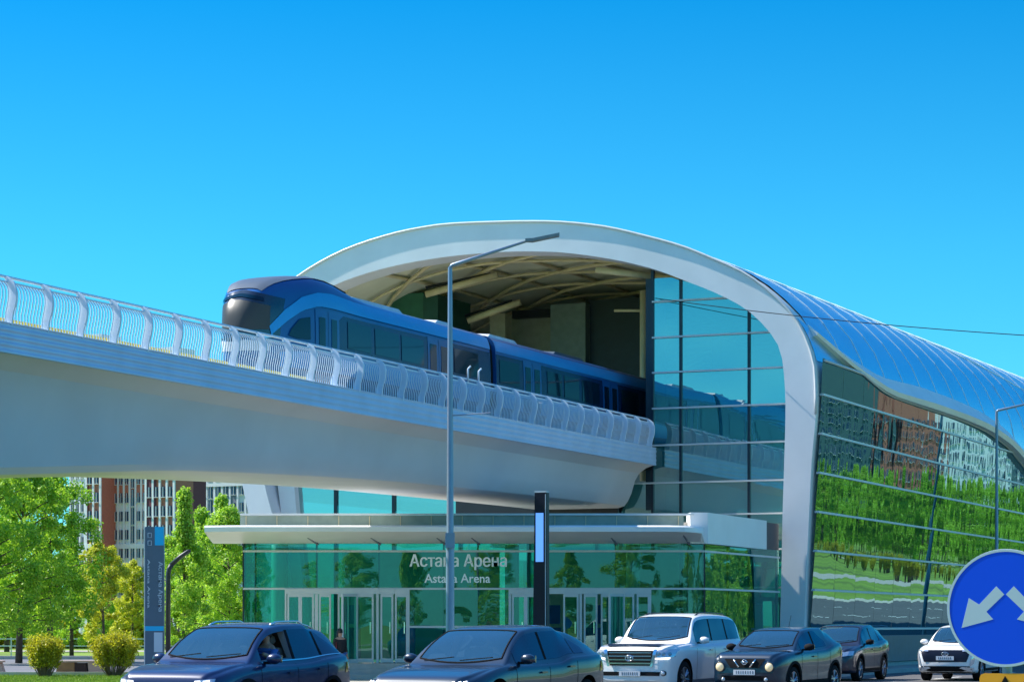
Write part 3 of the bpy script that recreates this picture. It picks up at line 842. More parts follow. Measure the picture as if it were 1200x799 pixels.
# doors
def leaf(a, b, name='door', yo=-.05):
    x0_, x1_ = X_(a), X_(b); zt = zdoor-.16
    m = MB(); fw = .055
    m.box((x0_+fw/2,PY+yo,(zpl+zt)/2),(fw,.07,zt-zpl)); m.box((x1_-fw/2,PY+yo,(zpl+zt)/2),(fw,.07,zt-zpl))
    m.box(((x0_+x1_)/2,PY+yo,zt-.045),(x1_-x0_-2*fw,.068,.09)); m.box(((x0_+x1_)/2,PY+yo,zpl+.08),(x1_-x0_-2*fw,.068,.12))
    d = m.build(name, M['frame'], pav)
    g = MB(); g.sheet([[(x0_+fw,PY+yo,zpl+.14),(x1_-fw,PY+yo,zpl+.14)],[(x0_+fw,PY+yo,zt-.09),(x1_-fw,PY+yo,zt-.09)]])
    g.build('door_pane', M['glass_pav'], d, fix=False)
    h = MB(); h.tube([(x1_-fw-.05,PY+yo-.07,zpl+.9),(x1_-fw-.05,PY+yo-.07,zpl+1.25)], .014, 6); h.build('door_handle', M['chrome'], d)
for a,b in ((337,352),(352,368),(374,388),(396,409),(415,438),(446,461),(463,478)): leaf(a,b)
for a,b in ((600,616),(616,640),(660,678),(684,700),(704,718),(726,743),(746,761)): leaf(a,b)
# two leaves stand open, turned outward
for px, ang in ((411,1.1),(722,1.0)):
    m = MB(); c = Vector((X_(px),PY-.45,(zpl+zdoor-.16)/2)); T_ = Matrix.Translation(c) @ Matrix.Rotation(ang,4,'Z'); h = zdoor-.16-zpl
    m.box((-.42,0,0),(.07,.05,h),T=T_); m.box((.42,0,0),(.07,.05,h),T=T_); m.box((0,0,h/2-.04),(.77,.048,.08),T=T_); m.box((0,0,-h/2+.06),(.77,.048,.12),T=T_)
    d = m.build('open_door', M['frame'], pav)
    g = MB(); g.sheet([[T_@Vector((-.385,0,-h/2+.12)),T_@Vector((.385,0,-h/2+.12))],[T_@Vector((-.385,0,h/2-.08)),T_@Vector((.385,0,h/2-.08))]]); g.build('door_pane', M['glass_pav'], d, fix=False)
for (a,b) in ((334,480),(596,763)):
    m = MB(); m.box(((X_(a)+X_(b))/2,PY-.03,zdoor-.08),(X_(b)-X_(a),.14,.155))
    for p in ((a,a+2),(369,373),(441,444)) if a == 334 else ((a,a+3),(679,682),(719,722)):
        m.box(((X_(p[0])+X_(p[1]))/2,PY-.02,(zpl+zdoor-.16)/2),(X_(p[1])-X_(p[0]),.12,zdoor-.16-zpl-.002))
    m.box((X_(b)-.05,PY-.02,(zpl+zdoor-.16)/2),(.1,.12,zdoor-.16-zpl-.002))
    m.build('door_frame', M['frame'], pav)
# canopy: wedge slab projecting 2.4 m, turned-up parapet, white fascia running back along the right side
zf0, zf1 = 4.38, 4.52
YF = PY-2.4
m = MB()
def csec(x, k=1.0, yback=PY+.4): 
    yf = PY-(PY-YF)*k
    return [(x,yf,zf0),(x,yf,zf1),(x,yf+.10,zf1+.05),(x,PY+.05,zf1+.04),(x,yback,zf1+.04),(x,yback,ztop),(x,PY-.05,ztop-.01),(x,PY-.5,ztop+.03),(x,yf,zf0)]
xs = [(X_(250),.9),(X_(284),1),(X_(800)-.6,1),(X_(800)-.1,.93),(X_(812)-.1,.75),(X_(819),.45),(X_(824),.12)]
m.sheet([csec(x,k) for x,k in xs])
for x,k in (xs[0],xs[-1]): m.add(csec(x,k)[:-1],[tuple(range(8))])
m.build('canopy', M['white_clad'], pav, smooth=True, angle=25)
m = MB(); zc0, zc1 = zf1+.04, 4.95
m.box(((X_(283)+X_(800))/2, PY-.35, (zf1+.05+zc1)/2), (X_(800)-X_(283), .05, zc1-zf1-.06)); m.build('canopy_parapet', pbr('parapet_grey_green',(.24,.30,.25),.5), pav)
m = MB(); m.box(((X_(283)+X_(812))/2, PY-.38, zc1+.03), (X_(812)-X_(283), .14, .055)); m.build('parapet_cap', M['frame'], pav)
m = MB()
for px in range(290, 800, 36): m.box((X_(px),PY-.39,(zf1+zc1)/2+.02),(.02,.03,zc1-zf1-.08))
m.build('parapet_bracket', M['rib'], pav)
for px in (371,444,520,560,640,721,806):
    m = MB(); x = X_(px); m.prism([(x-.35,YF+.4,zf0-.02),(x+.02,PY-.1,ztop-.06),(x+.02,PY-.1,ztop+.1)], (.05,0,0)); m.build('canopy_strut', M['t_grey'], pav)
m = MB(); d1 = 5.9
p0, p1 = Vector((xr-.02,PY-.30,ztop)), Vector((xr+SA*d1,PY+CA*d1,ztop))
m.prism([(X_(808),PY-.42,ztop-.02),(xr+.10,PY-.36,ztop-.02),(xr+SA*d1+.12,PY+CA*d1,ztop-.02),(xr+SA*d1-.3,PY+CA*d1+.1,ztop-.02),(X_(806),PY+.6,ztop-.02)], (0,0,zc1-ztop+.11))
m.build('side_fascia', M['white_clad'], pav)
m = MB(); m.prism([(xr+SA*d1,PY+CA*d1,ztop),(xr+SA*side_d,PY+CA*side_d,ztop),(xr+SA*side_d-.3,PY+CA*side_d+.1,ztop),(xr+SA*d1-.3,PY+CA*d1+.1,ztop)],(0,0,zc1-ztop+.05)); m.build('dark_fascia', M['innerdark'], pav)
m = MB(); m.prism([(xl+.1,PY+.3,zf1+.045),(X_(806),PY+.3,zf1+.045),(xe-.4,ye,zf1+.045),(xl+3.6,PY+9,zf1+.045)],(0,0,.2)); m.build('pavilion_roof', M['concrete'], pav)
# interior
m = MB(); m.prism([(xl+.5,PY+.15,zpl+.003),(xr-.2,PY+.15,zpl+.003),(xe-.4,ye-.1,zpl+.003),(xl+3,PY+7,zpl+.003)],(0,0,.02)); m.build('lobby_floor', M['floor'], pav)
m = MB(); m.box((X_(400)+2.2,PY+6.2,2.3),(5.2,.2,3.6)); m.box((X_(700)+.6,PY+6.2,2.3),(4.6,.2,3.6)); m.build('lobby_wall', M['inner'], pav)
for px, r_ in ((322,.26),(600,.22),(745,.22)):
    m = MB(); m.lathe([(r_,zpl+.02),(r_,ztop)],(X_(px),PY+1.6,0),20); m.build('lobby_column', M['white_clad'], pav, smooth=True)
for px in (402,470,650,700):
    m = MB(); m.box((X_(px),PY+4,zpl+.55),(.55,.4,1.05)); m.box((X_(px),PY+4,zpl+1.5),(.5,.1,.6)); m.build('ticket_machine', M['cloth_blue'], pav)
# lettering
def face_M(x, y, z, size=1): return Matrix.Translation((x,y,z)) @ Matrix.Rotation(R(90),4,'X')
hh = (663.6-649.6)/F*PY
text('Астана Арена', hh/.70, M['letters'], 'station_name_lettering', pav, face_M(X_(480.5),PY-.10,zz(663.6,PY)), .02, width=X_(593.6)-X_(480.5))
hh = (682.3-672)/F*PY
text('Astana Arena', hh/.70, M['letters'], 'station_name_lettering', pav, face_M(X_(497.5),PY-.10,zz(682.3,PY)), .02, width=X_(574.6)-X_(497.5))

# ------------------------------------------------------------------ GROUND
m = MB(); m.sheet([[(-4000,-1500,0),(4000,-1500,0)],[(-4000,9000,0),(4000,9000,0)]]); structure(m, 'ground', M['grass'])
UK = U0+2.3                                   # kerb line beside the station
m = MB(); m.sheet([[W(UK,-200,.004),W(UK+17,-200,.004)],[W(UK,900,.004),W(UK+17,900,.004)]]); structure(m, 'road', M['asphalt'])
for off in (3.5,7.0,10.4,13.8):
    m = MB()
    for i in range(-10, 60): m.sheet([[W(UK+off-.06,i*8,.009),W(UK+off+.06,i*8,.009)],[W(UK+off-.06,i*8+3.5,.009),W(UK+off+.06,i*8+3.5,.009)]])
    structure(m, 'road_marking', M['paint'])
m = MB(); m.boxuv(UK-.18,UK,-40,300,0,.14); m.boxuv(UK+17,UK+17.18,-40,300,0,.14); structure(m, 'kerb', M['kerb'])
m = MB(); m.sheet([[W(UK-2.2,-40,.12),W(UK-.18,-40,.12)],[W(UK-2.2,300,.12),W(UK-.18,300,.12)]]); m.boxuv(UK-2.2,UK-.18,-40,300,-.02,.115); structure(m, 'pavement', M['paving'])
m = MB(); kx = W(UK-2.2,0)
poly = [(-9.6,60),(-9.6,118),(8,118),(14.5,92)] 
a = W(UK-2.2,38); b = W(UK-2.2,86)
m.add([(-9.6,62,.006),(a.x,a.y,.006),(b.x,b.y,.006),(6,118,.006),(-9.6,118,.006)],[(0,1,2,3,4)]); structure(m, 'forecourt', M['paving'])
m = MB(); m.sheet([[(-80,78.5,.010),(-8.5,78.5,.010)],[(-80,116,.010),(-8.5,116,.010)]]); structure(m, 'path', M['path'])
m = MB(); m.box((-44,78.4,.05),(71,.16,.14)); m.box((-44,116.3,.08),(71,.5,.18)); m.box((-44,120.5,.03),(71,1.4,.06)); structure(m, 'path_kerb', M['kerb'])
m = MB(); m.sheet([[(-200,150,.012),(-6,150,.012)],[(-200,158,.012),(-6,158,.012)]]); structure(m, 'park_path', M['paving'])
# far side of the road (seen mirrored in the glass facade)
m = MB(); m.sheet([[W(UK+30,-60,.01),W(UK+34,-60,.01)],[W(UK+30,500,.01),W(UK+34,500,.01)]]); m.sheet([[W(UK+62,-60,.01),W(UK+64,-60,.01)],[W(UK+62,500,.01),W(UK+64,500,.01)]]); structure(m, 'far_path', M['paving'])

# ------------------------------------------------------------------ STREET FURNITURE
def lamp_post(pos, h, arm, rise, r0, r1, az, label, head=.62):
    t = empty('street_lamp', pos, az, label, 'street lamp', 'street lamps along the road')
    m = MB(); m.tube([(0,0,0),(0,0,h*.35),(0,0,h*.36),(0,0,h)], [r0,r0*.92,r0*.8,r1], 12); m.lathe([(0,.02),(r0*1.9,.02),(r0*1.9,.06),(0,.06)],(0,0,0),12)
    m.build('pole', M['lamp'], t, world=False, smooth=True, angle=40)
    m = MB(); m.tube([(0,0,h-.04),(.04,0,h+.04),(arm,0,h+rise)], [r1,r1*.95,r1*.55], 8); m.build('arm', M['lamp'], t, world=False, smooth=True)
    m = MB(); d = Vector((arm,0,rise)).normalized(); c = Vector((arm,0,h+rise))
    m.prism([c+Vector((-.08,-.08,-.03)),c+Vector((.1,-.13,-.03)),c+Vector((head,-.12,.10)),c+Vector((head,.12,.10)),c+Vector((.1,.13,-.03)),c+Vector((-.08,.08,-.03))],(0,0,.07))
    m.build('lamp_head', pbr('lamp_head_grey',(.20,.23,.25),.5), t, world=False)
    return t
lamp_post(at(527.5,57), zz(313,57), (622-530)/50*1.0, .62, .105, .05, R(0), 'tall grey street lamp in front of the entrance, its arm reaching across the arch', .72)
lamp_post(at(1168,100), zz(482,100), 2.6, .62, .09, .055, R(8), 'thin dark street lamp in front of the mirrored side facade near the right edge')
o = [x for x in bpy.data.objects if x.name.startswith('street_lamp')][-1]
m = MB(); m.box((0,-.09,3.6),(.22,.12,.35)); m.build('control_box', M['lamp'], [x for x in bpy.data.objects if x.name=='street_lamp'][0], world=False)
m = MB(); m.tube([(0,0,zz(487,57)),(.95,-.1,zz(490,57)+.12)],.015,5); m.build('bracket', M['lamp'], [x for x in bpy.data.objects if x.name=='street_lamp'][0], world=False)
def path_lamp(pos, h, label):
    t = empty('path_lamp', pos, 0, label, 'path lamp', 'black path lamps')
    m = MB(); m.tube([(0,0,0),(0,0,h*.80),(.03,0,h*.85),(.12,0,h*.89)], [.085,.08,.08,.08], 10); m.build('pole', M['dark'], t, world=False, smooth=True)
    m = MB(); m.tube([(.10,0,h*.885),(.42,0,h*.955),(.66,0,h*.995),(.74,0,h)], [.08,.075,.07,.05], 10); m.build('curved_arm', M['dark'], t, world=False, smooth=True)
path_lamp(at(197,80), zz(645,80), 'larger black path lamp with bent arm beside the grey totem sign')
path_lamp(at(246,138), zz(686,138), 'smaller black path lamp with bent arm, left of the glass entrance')
# info pylon
Yp = 66; t = empty('display_pylon', at(635,Yp), -A, 'tall dark slim pylon with a lit blue screen in front of the entrance doors', 'display pylon')
hp = zz(577,Yp)
m = MB(); m.add([(-.24,-.11,0),(.19,-.11,0),(.19,.11,0),(-.24,.11,0),(-.17,-.11,hp),(.17,-.11,hp),(.17,.11,hp),(-.17,.11,hp)],[(0,3,2,1),(4,5,6,7),(0,1,5,4),(1,2,6,5),(2,3,7,6),(3,0,4,7)]); m.build('casing', M['pylon'], t, world=False, bevel=.01)
m = MB(); m.box((-.015,-.125,(zz(601,Yp)+zz(658,Yp))/2),(.22,.02,zz(601,Yp)-zz(658,Yp))); m.build('screen', M['screen'], t, world=False)
m = MB(); m.box((.155,-.118,hp/2+.1),(.016,.012,hp-.3)); m.build('edge_strip', M['sign_white'], t, world=False)
m = MB(); m.box((0,0,hp+.02),(.34,.22,.04)); m.build('cap', M['sign_white'], t, world=False)
# totem sign
Yt = 88; t = empty('totem_sign', at(181.5,Yt), R(0), 'grey-blue totem sign with cyan square and vertical lettering, between the shrubs and entrance', 'totem sign')
ht = zz(617,Yt); w = 22/F*Yt
k = lambda px: (px-181.5)/F*Yt
m = MB(); m.box((0,0,ht/2),(w,.22,ht)); m.build('panel', M['totem'], t, world=False, bevel=.01)
m = MB(); m.box((k(187.2),-.118,zz(628,Yt)),(k(192.2)-k(181.8),.015,zz(617.5,Yt)-zz(639,Yt))); m.build('cyan_square', M['cyan'], t, world=False)
m = MB(); m.box((0,-.118,zz(736,Yt)),(w*.98,.014,zz(733.5,Yt)-zz(739,Yt))); m.build('blue_stripe', M['cyan'], t, world=False)
m = MB(); m.box((k(186),-.118,zz(752,Yt)),(k(191)-k(181),.014,zz(740,Yt)-zz(763,Yt))); m.build('notice', M['totem_text'], t, world=False)
m = MB(); m.box((-w/2-.02,0,ht/2),(.035,.2,ht-.04)); m.build('bright_edge', M['frame'], t, world=False)  # pale strip painting in the sunlit left edge of the panel
VM = lambda x,z: Matrix.Translation(FRAME[t.name].translation+Vector((x,-.118,z))) @ Matrix.Rotation(R(90),4,'X') @ Matrix.Rotation(R(-90),4,'Z')
text('Астана Арена', .20, M['totem_text'], 'vertical_lettering', t, VM(k(186.5),zz(658,Yt)), .004, width=zz(658,Yt)-zz(716,Yt))
text('Astana Arena', .13, M['totem_text'], 'vertical_lettering', t, VM(k(173.5),zz(655,Yt)), .004, width=zz(655,Yt)-zz(712,Yt))
m = MB()
for zc in (627,636):
    z0 = zz(zc,Yt); x = k(176)
    m.tube([(x-.06,-.12,z0+.08),(x+.06,-.12,z0+.08),(x+.06,-.12,z0-.08),(x-.06,-.12,z0-.08),(x-.06,-.12,z0+.08)], .016, 4)
m.build('pictogram', M['totem_text'], t, world=False)
# round mandatory sign, near the camera
Ys = 14.55; sc_ = Ys/F; cz = zz(712,Ys)
t = empty('traffic_sign', at(1178.5,Ys), -A, 'round blue keep-either-side sign with two white arrows and orange plate, close to the camera', 'traffic sign')
rad = 68.8*sc_
m = MB(); m.lathe([(0,-.015),(rad*.955,-.015),(rad*.955,.004),(0,.004)],(0,0,cz),72,'Y'); m.build('sign_face', M['sign_blue'], t, world=False, smooth=True, angle=30)
m = MB(); m.lathe([(rad*.958,-.017),(rad,-.017),(rad*1.004,-.010),(rad,.012),(rad*.958,.012),(rad*.958,-.017)],(0,0,cz),72,'Y'); m.build('sign_rim', M['sign_white'], t, world=False, smooth=True, angle=30)
AP = [(755,297),(672,392),(622,358),(587,515),(740,470),(707,430),(793,340)]
for sg in (1,-1):
    m = MB(); P = []
    for (x,y) in AP:
        dx = (x-797)/4.465*sc_/CA; dz = (411-y)/4.465*sc_; P.append((sg*dx,-.0165,cz+dz))
    if sg < 0: P = P[::-1]
    m.prism(P,(0,.001,0)); m.build('arrow', M['sign_white'], t, world=False)
m = MB(); m.tube([(0,.045,0),(0,.045,cz+.3)],.03,12); m.build('pole', M['lamp'], t, world=False, smooth=True, angle=40)
m = MB(); zt = zz(788.5,Ys); w2 = .155
P = [(-w2+.03,zt),(w2-.03,zt),(w2-.008,zt-.008),(w2,zt-.03),(w2,zt-.28),(w2-.008,zt-.302),(w2-.03,zt-.31),(-w2+.03,zt-.31),(-w2+.008,zt-.302),(-w2,zt-.28),(-w2,zt-.03),(-w2+.008,zt-.008)]
m.prism([(x,-.012,z) for x,z in P],(0,.02,0)); m.build('orange_plate', M['sign_orange'], t, world=False)
m = MB(); m.prism([(0,-.017,zt-.015),(-.075,-.017,zt-.15),(0,-.017,zt-.285),(.075,-.017,zt-.15)],(0,.004,0)); m.build('plate_symbol', M['black'], t, world=False)
# overhead cable
m = MB(); p = Vector(W(*on_v(768,349.5,VG-.25))); q = at(1290,70,zz(398,70)); pts = []
for i in range(25):
    f = i/24; pts.append(p.lerp(q,f)+Vector((0,0,-.16*4*f*(1-f))))
m.tube(pts,.014,5); o = m.build('overhead_cable', M['black'], None); setp(o,'thin dark cable hanging across the arch and blue roof into the sky','cable')
# benches on the forecourt edge
def bench(px0, px1, Y, label, mats, hpx=15):
    t = empty('angular_bench', at((px0+px1)/2,Y), 0, label, 'bench', 'angular benches by the path')
    w = (px1-px0)/F*Y; h = hpx/F*Y
    m = MB(); m.prism([(-w/2,-.25,0),(-w*.12,-.25,0),(-w*.12,-.25,h),(-w/2+.12,-.25,h)],(0,.5,0)); m.build('seat_block', mats[0], t, world=False)
    m = MB(); m.prism([(-w*.115,-.24,0),(w*.14,-.24,0),(w*.10,-.24,h-.02),(-w*.115,-.24,h-.02)],(0,.48,0)); m.build('recess', mats[1], t, world=False)
    m = MB(); m.prism([(w*.16,-.25,0),(w/2,-.25,0),(w*.38,-.25,h),(w*.14,-.25,h)],(0,.5,0)); m.build('seat_block', mats[2], t, world=False)
    m = MB(); m.box((0,0,h+.03),(w*.92,.52,.05)); m.build('seat', M['pink'], t, world=False)
bench(66,126,79.2,'angular brown and pink bench between the two round shrubs', (M['corten'],pbr('dark_brown',(.05,.02,.015),.7),M['pink']))
bench(-34,6,79.2,'angular red and pale bench at the left edge of the path', (M['corten'],pbr('dark_brown2',(.05,.02,.015),.7),M['pink']))
# low rail fence in the park
t = empty('rail_fence', at(120,128), 0, 'low white park rail fence behind the shrubs on the lawn', 'fence')
for i in range(-8,5):
    m = MB(); m.box((i*1.6,0,.5),(.06,.06,1.0)); m.build('post', M['frame'], t, world=False)
for z in (.55,.92):
    m = MB(); m.box((-2.4,0,z),(20.8,.035,.06)); m.build('rail', M['frame'], t, world=False)
# ------------------------------------------------------------------ CARS
def catm(P, n): return catmull([Vector(p) for p in P], n)
def boolean(o, cutters):
    for c in cutters:
        md = o.modifiers.new('cut','BOOLEAN'); md.operation='DIFFERENCE'; md.solver='EXACT'; md.object=c
        try: md.material_mode='TRANSFER'
        except Exception: pass
    dg = bpy.context.evaluated_depsgraph_get(); dg.update()
    me = bpy.data.meshes.new_from_object(o.evaluated_get(dg)); o.modifiers.clear()
    old = o.data; o.data = me; bpy.data.meshes.remove(old)
    for c in cutters: bpy.data.objects.remove(c)
    me.shade_smooth(); me.set_sharp_from_angle(angle=R(38))
rim_meshes = {}
def wheel(par, x, y, r, sg, spokes=5):
    m = MB(); w = .115
    m.lathe([(r*.66,-w),(r*.90,-w),(r*.985,-w*.8),(r,-w*.4),(r,w*.4),(r*.985,w*.8),(r*.90,w),(r*.70,w*1.02),(r*.66,w*.7)],(x,y,r),36,'Y')
    wh = m.build('wheel', M['black'], par, world=False, smooth=True, angle=50)
    m = MB(); o = .07*sg
    m.lathe([(r*.67,o*.2),(r*.67,o*1.5),(r*.62,o*1.45),(r*.60,o*.6)],(x,y,r),36,'Y')
    for k in range(spokes):
        a = 2*math.pi*k/spokes+.3
        for da in (-.16,.16):
            c0 = Vector((math.cos(a+da*.2),0,math.sin(a+da*.2)))*r*.12; c1 = Vector((math.cos(a+da),0,math.sin(a+da)))*r*.63
            m.tube([Vector((x,y+o*1.15,r))+c0, Vector((x,y+o*1.35,r))+c1], [r*.07,r*.055], 5)
    m.lathe([(0,o*1.5),(r*.14,o*1.45),(r*.16,o*.8)],(x,y,r),16,'Y')
    m.build('rim', M['alloy'], wh, world=False, smooth=True, angle=40)
    m = MB(); m.lathe([(0,0),(r*.655,0)],(x,y,r),24,'Y'); m.build('brake_disc', M['dark'], wh, world=False)
def car(name, label, cat, u, v, P, yaw=0.0):
    L_, Wd, H = P['L'], P['W'], P['H']; hw = Wd/2
    th = math.atan2(-CA,-SA)+yaw
    c = empty(name, W(u,v,0), th, label, cat, 'cars driving past the station')
    top = pchip(P['top']); belt = pchip(P['belt']); wmax = pchip([(s,k*hw) for s,k in P['plan']]); wr = pchip([(s,k*hw) for s,k in P['roofw']])
    bot = pchip(P['bot'])
    def sec(s):
        b,t,z0,w,wt = belt(s),top(s),bot(s),wmax(s),wr(s); wt = min(wt,w*.97)
        q = max(.02,t-b); sh = min(.05,q*.3)
        pts = [(0,z0),(w*.72,z0),(w*.93,z0+.03),(w*.975,z0+.12),(w*.985,z0+(b-z0)*.40),(w,z0+(b-z0)*.66),(w*.995,b-.10),(w*.962,b-.015),(w*.925,b+.02)]
        y0 = w*.925
        pts += [(y0+(wt-y0)*.5, b+q*.48),(y0+(wt-y0)*.93, b+q*.86),(wt*.90,b+q*.955),(wt*.55,t-q*.008),(0,t)]
        h = catm(pts,3); return [Vector((L_/2-s,p.x,p.y)) for p in h]+[Vector((L_/2-s,-p.x,p.y)) for p in reversed(h[1:-1])]
    ns = 84; S = [L_*(.5-.5*math.cos(math.pi*(.02+.96*i/ns))) for i in range(ns+1)]
    S = sorted(set([0.0,.01,.03]+[L_*i/ns for i in range(1,ns)]+[L_-.03,L_-.01,L_]))
    rows = [sec(s) for s in S]
    m = MB(); m.sheet([r_+[r_[0]] for r_ in rows]); n = len(rows[0])
    m.add(rows[0],[tuple(range(n))]); m.add(rows[-1],[tuple(range(n))])
    bv = BVHTree.FromPolygons([tuple(p) for p in m.v], m.f)
    body = m.build('body', M[P['paint']], c, world=False, smooth=True, angle=38)
    body.data.materials.append(M['black'])
    r = P['r']; sf, sr = P['axles']; cut = MB()
    for s in (sf,sr):
        for sg in (1,-1):
            cut.lathe([(0,0),(r+.055,0),(r+.055,.6),(0,.6)],(L_/2-s,(hw-.34) if sg>0 else -(hw-.34)-.6,r+.01),40,'Y')
    co = cut.build('cutter', M['black'], None); co.data.transform(Matrix.Identity(4)); co.parent=c
    cuts=[co]
    c_s, h_s = P['cowl'], P['header']; rend_s = P['rear'][0]
    # hollow cabin
    cab = MB(); rows_c = []
    for i in range(13):
        s = c_s+.16+(rend_s+.25-c_s-.16)*i/12; zt_ = top(s)-.075; zbm = belt(s)-.34; wl = wmax(s)*.86; wu = wr(s)*.86
        zt_ = max(zt_, belt(s)+.01); zm = belt(s)
        rows_c.append([(L_/2-s,-wl,zbm),(L_/2-s,wl,zbm),(L_/2-s,wl*1.0,zm-.02),(L_/2-s,wu*.97,zt_-.03),(L_/2-s,wu*.8,zt_),(L_/2-s,-wu*.8,zt_),(L_/2-s,-wu*.97,zt_-.03),(L_/2-s,-wl*1.0,zm-.02)])
    cab.sheet([r_+[r_[0]] for r_ in rows_c]); cab.add(rows_c[0],[tuple(range(8))]); cab.add(rows_c[-1],[tuple(range(8))])
    cb = cab.build('cutter', M['seat'], None); cb.parent = c; cuts.append(cb)
    def edge(s, f): b,t = belt(s),top(s); return b+.02+(t-b)*f
    tp_ = P.get('taper',lambda s:1)
    def dloc(a, b_, shr=.022):
        ss_ = [a+shr+(b_-a-2*shr)*i/8 for i in range(9)]
        lo = [(s, edge(s,.075)+shr) for s in ss_]; hi = [(s, max(lo[i][1]+.008, edge(s,.075)+(edge(s,.80)-edge(s,.075))*min(1,tp_(s))-shr)) for i,s in enumerate(ss_)]
        return lo, hi
    for (a,b_,nm) in P['dlo']:
        lo, hi = dloc(a,b_); poly = [(L_/2-s,-1.4,z) for s,z in lo]+[(L_/2-s,-1.4,z) for s,z in reversed(hi)]
        cu = MB(); cu.prism(poly,(0,2.8,0)); cw_ = cu.build('cutter', M['seat'], None); cw_.parent = c; cuts.append(cw_)
    yb_, yt_ = wr(c_s)*.86, wr(h_s)*.85
    q0 = Vector((L_/2-(c_s+.10),0,top(c_s+.10))); q1 = Vector((L_/2-(h_s-.06),0,top(h_s-.06))); nrm = Vector((q0.z-q1.z,0,-(q0.x-q1.x)))
    nrm = Vector((-(q1.z-q0.z),0,(q1.x-q0.x))).normalized(); nrm = -nrm if nrm.z<0 else nrm
    cu = MB(); cu.prism([q0+Vector((-.03,-yb_*.97,0))-nrm*.30, q0+Vector((-.03,yb_*.97,0))-nrm*.30, q1+Vector((0,yt_,0))-nrm*.30, q1+Vector((0,-yt_,0))-nrm*.30], nrm*.6)
    cw_ = cu.build('cutter', M['seat'], None); cw_.parent = c; cuts.append(cw_)
    boolean(body, cuts)
    # seats, dashboard, steering wheel
    bz = belt(h_s+.5)
    for (s,y) in ((h_s+.50,.36),(h_s+.50,-.36),(h_s+1.35,.38),(h_s+1.35,-.38)):
        if s > rend_s-.1: continue
        m = MB(); m.box((L_/2-s,y,bz-.05),(.13,.46,.58),ry=-.15); m.ball((L_/2-s-.06,y,min(bz+.36,top(s)-.20)),(.05,.13,.09),10,8); m.build('car_seat', M['seat'], c, world=False, smooth=True, angle=40)
    m = MB(); m.box((L_/2-c_s-.30,0,belt(c_s)-.06),(.40,wmax(c_s)*1.6,.12)); m.build('dashboard', M['seat'], c, world=False, bevel=.02)
    m = MB(); m.tube([(L_/2-c_s-.55+.05*math.cos(a_),.37+.18*math.cos(a_),belt(c_s)+.02+.17*math.sin(a_)) for a_ in [2*math.pi*k/16 for k in range(17)]],.014,5); m.build('steering_wheel', M['black'], c, world=False)
    m = MB(); m.box((L_/2-h_s+.10,0,top(h_s)-.16),(.03,.22,.06)); m.build('inner_mirror', M['black'], c, world=False)
    for s in (sf,sr):
        for sg in (1,-1): wheel(c, L_/2-s, sg*(hw-.135), r, sg, P.get('spokes',5))
    def sidep(lo, hi, off, nm, mat, par=c, nn=12, k=3, sides=(1,-1)):
        for sg in sides:
            mm = MB(); conform(bv, strip(lo,hi,nn,k), lambda p: (Vector((L_/2-p.x,3*sg,p.y)),Vector((0,-sg,0))), off, mm)
            mm.build(nm, mat, par, world=False, smooth=True)
    def frontp(lo, hi, off, nm, mat, par=c, nn=12, k=3, mirror=False):
        for sg in ((1,-1) if mirror else (1,)):
            mm = MB(); conform(bv, strip([(sg*a,b) for a,b in lo],[(sg*a,b) for a,b in hi],nn,k), lambda p: (Vector((L_,p.x,p.y)),Vector((-1,0,0))), off, mm)
            mm.build(nm, mat, par, world=False, smooth=True)
    def topp(lo, hi, off, nm, mat, par=c, nn=12, k=6):        # (s, y) cast from above
        mm = MB(); conform(bv, strip(lo,hi,nn,k), lambda p: (Vector((L_/2-p.x,p.y,4)),Vector((0,0,-1))), off, mm)
        mm.build(nm, mat, par, world=False, smooth=True)
    def fx(y,z,off=.0):
        h = bv.ray_cast(Vector((L_,y,z)),Vector((-1,0,0))); return (h[0].x if h[0] is not None else L_/2)+off
    c_s, h_s = P['cowl'], P['header']
    # windscreen
    yb, yt = wr(c_s)*.90, wr(h_s)*.90
    lo = [(c_s+.03+.10*(abs(k_)/4)**2, yb*k_/4*(1-.02)) for k_ in range(-4,5)]; hi = [(h_s-.02, yt*k_/4) for k_ in range(-4,5)]
    topp(lo, hi, .006, 'windscreen', M['car_glass'], nn=17, k=8)
    bp = resample_lin(lo,17)+[Vector(a_).lerp(Vector(b_2),k_/8) for a_,b_2 in ((lo[-1],hi[-1]),) for k_ in range(1,8)]+list(reversed(resample_lin(hi,17)))+[Vector(hi[0]).lerp(Vector(lo[0]),k_/8) for k_ in range(1,9)]
    mm = MB(); mm.tube([bv.ray_cast(Vector((L_/2-p.x,p.y,4)),Vector((0,0,-1)))[0]+Vector((0,0,.006)) for p in bp], .013, 5); mm.build('windscreen_seal', M['black'], c, world=False)
    for sg in (1,-1):
        mm = MB(); pts = []
        for f in (0,.5,1):
            s = c_s+.07+.07*f; y = (.02+.55*f) if sg>0 else -(.62-.5*f); h = bv.ray_cast(Vector((L_/2-s,y,4)),Vector((0,0,-1))); pts.append(h[0]+Vector((0,0,.012)))
        mm.tube(pts,.006,4); mm.build('wiper', M['black'], c, world=False)
    # mirror-sticker / dashboard glint inside the screen is left out; inner rear-view mirror
    # rear screen
    if P.get('rear'):
        s0,s1 = P['rear']; topp([(s0,-wr(s0)*.85),(s0,wr(s0)*.85)],[(s1,-wr(s1)*.88),(s1,wr(s1)*.88)],.006,'rear_window',M['car_side_glass'])
    # side glass
    def edge(s, f): b,t = belt(s),top(s); return b+.02+(t-b)*f
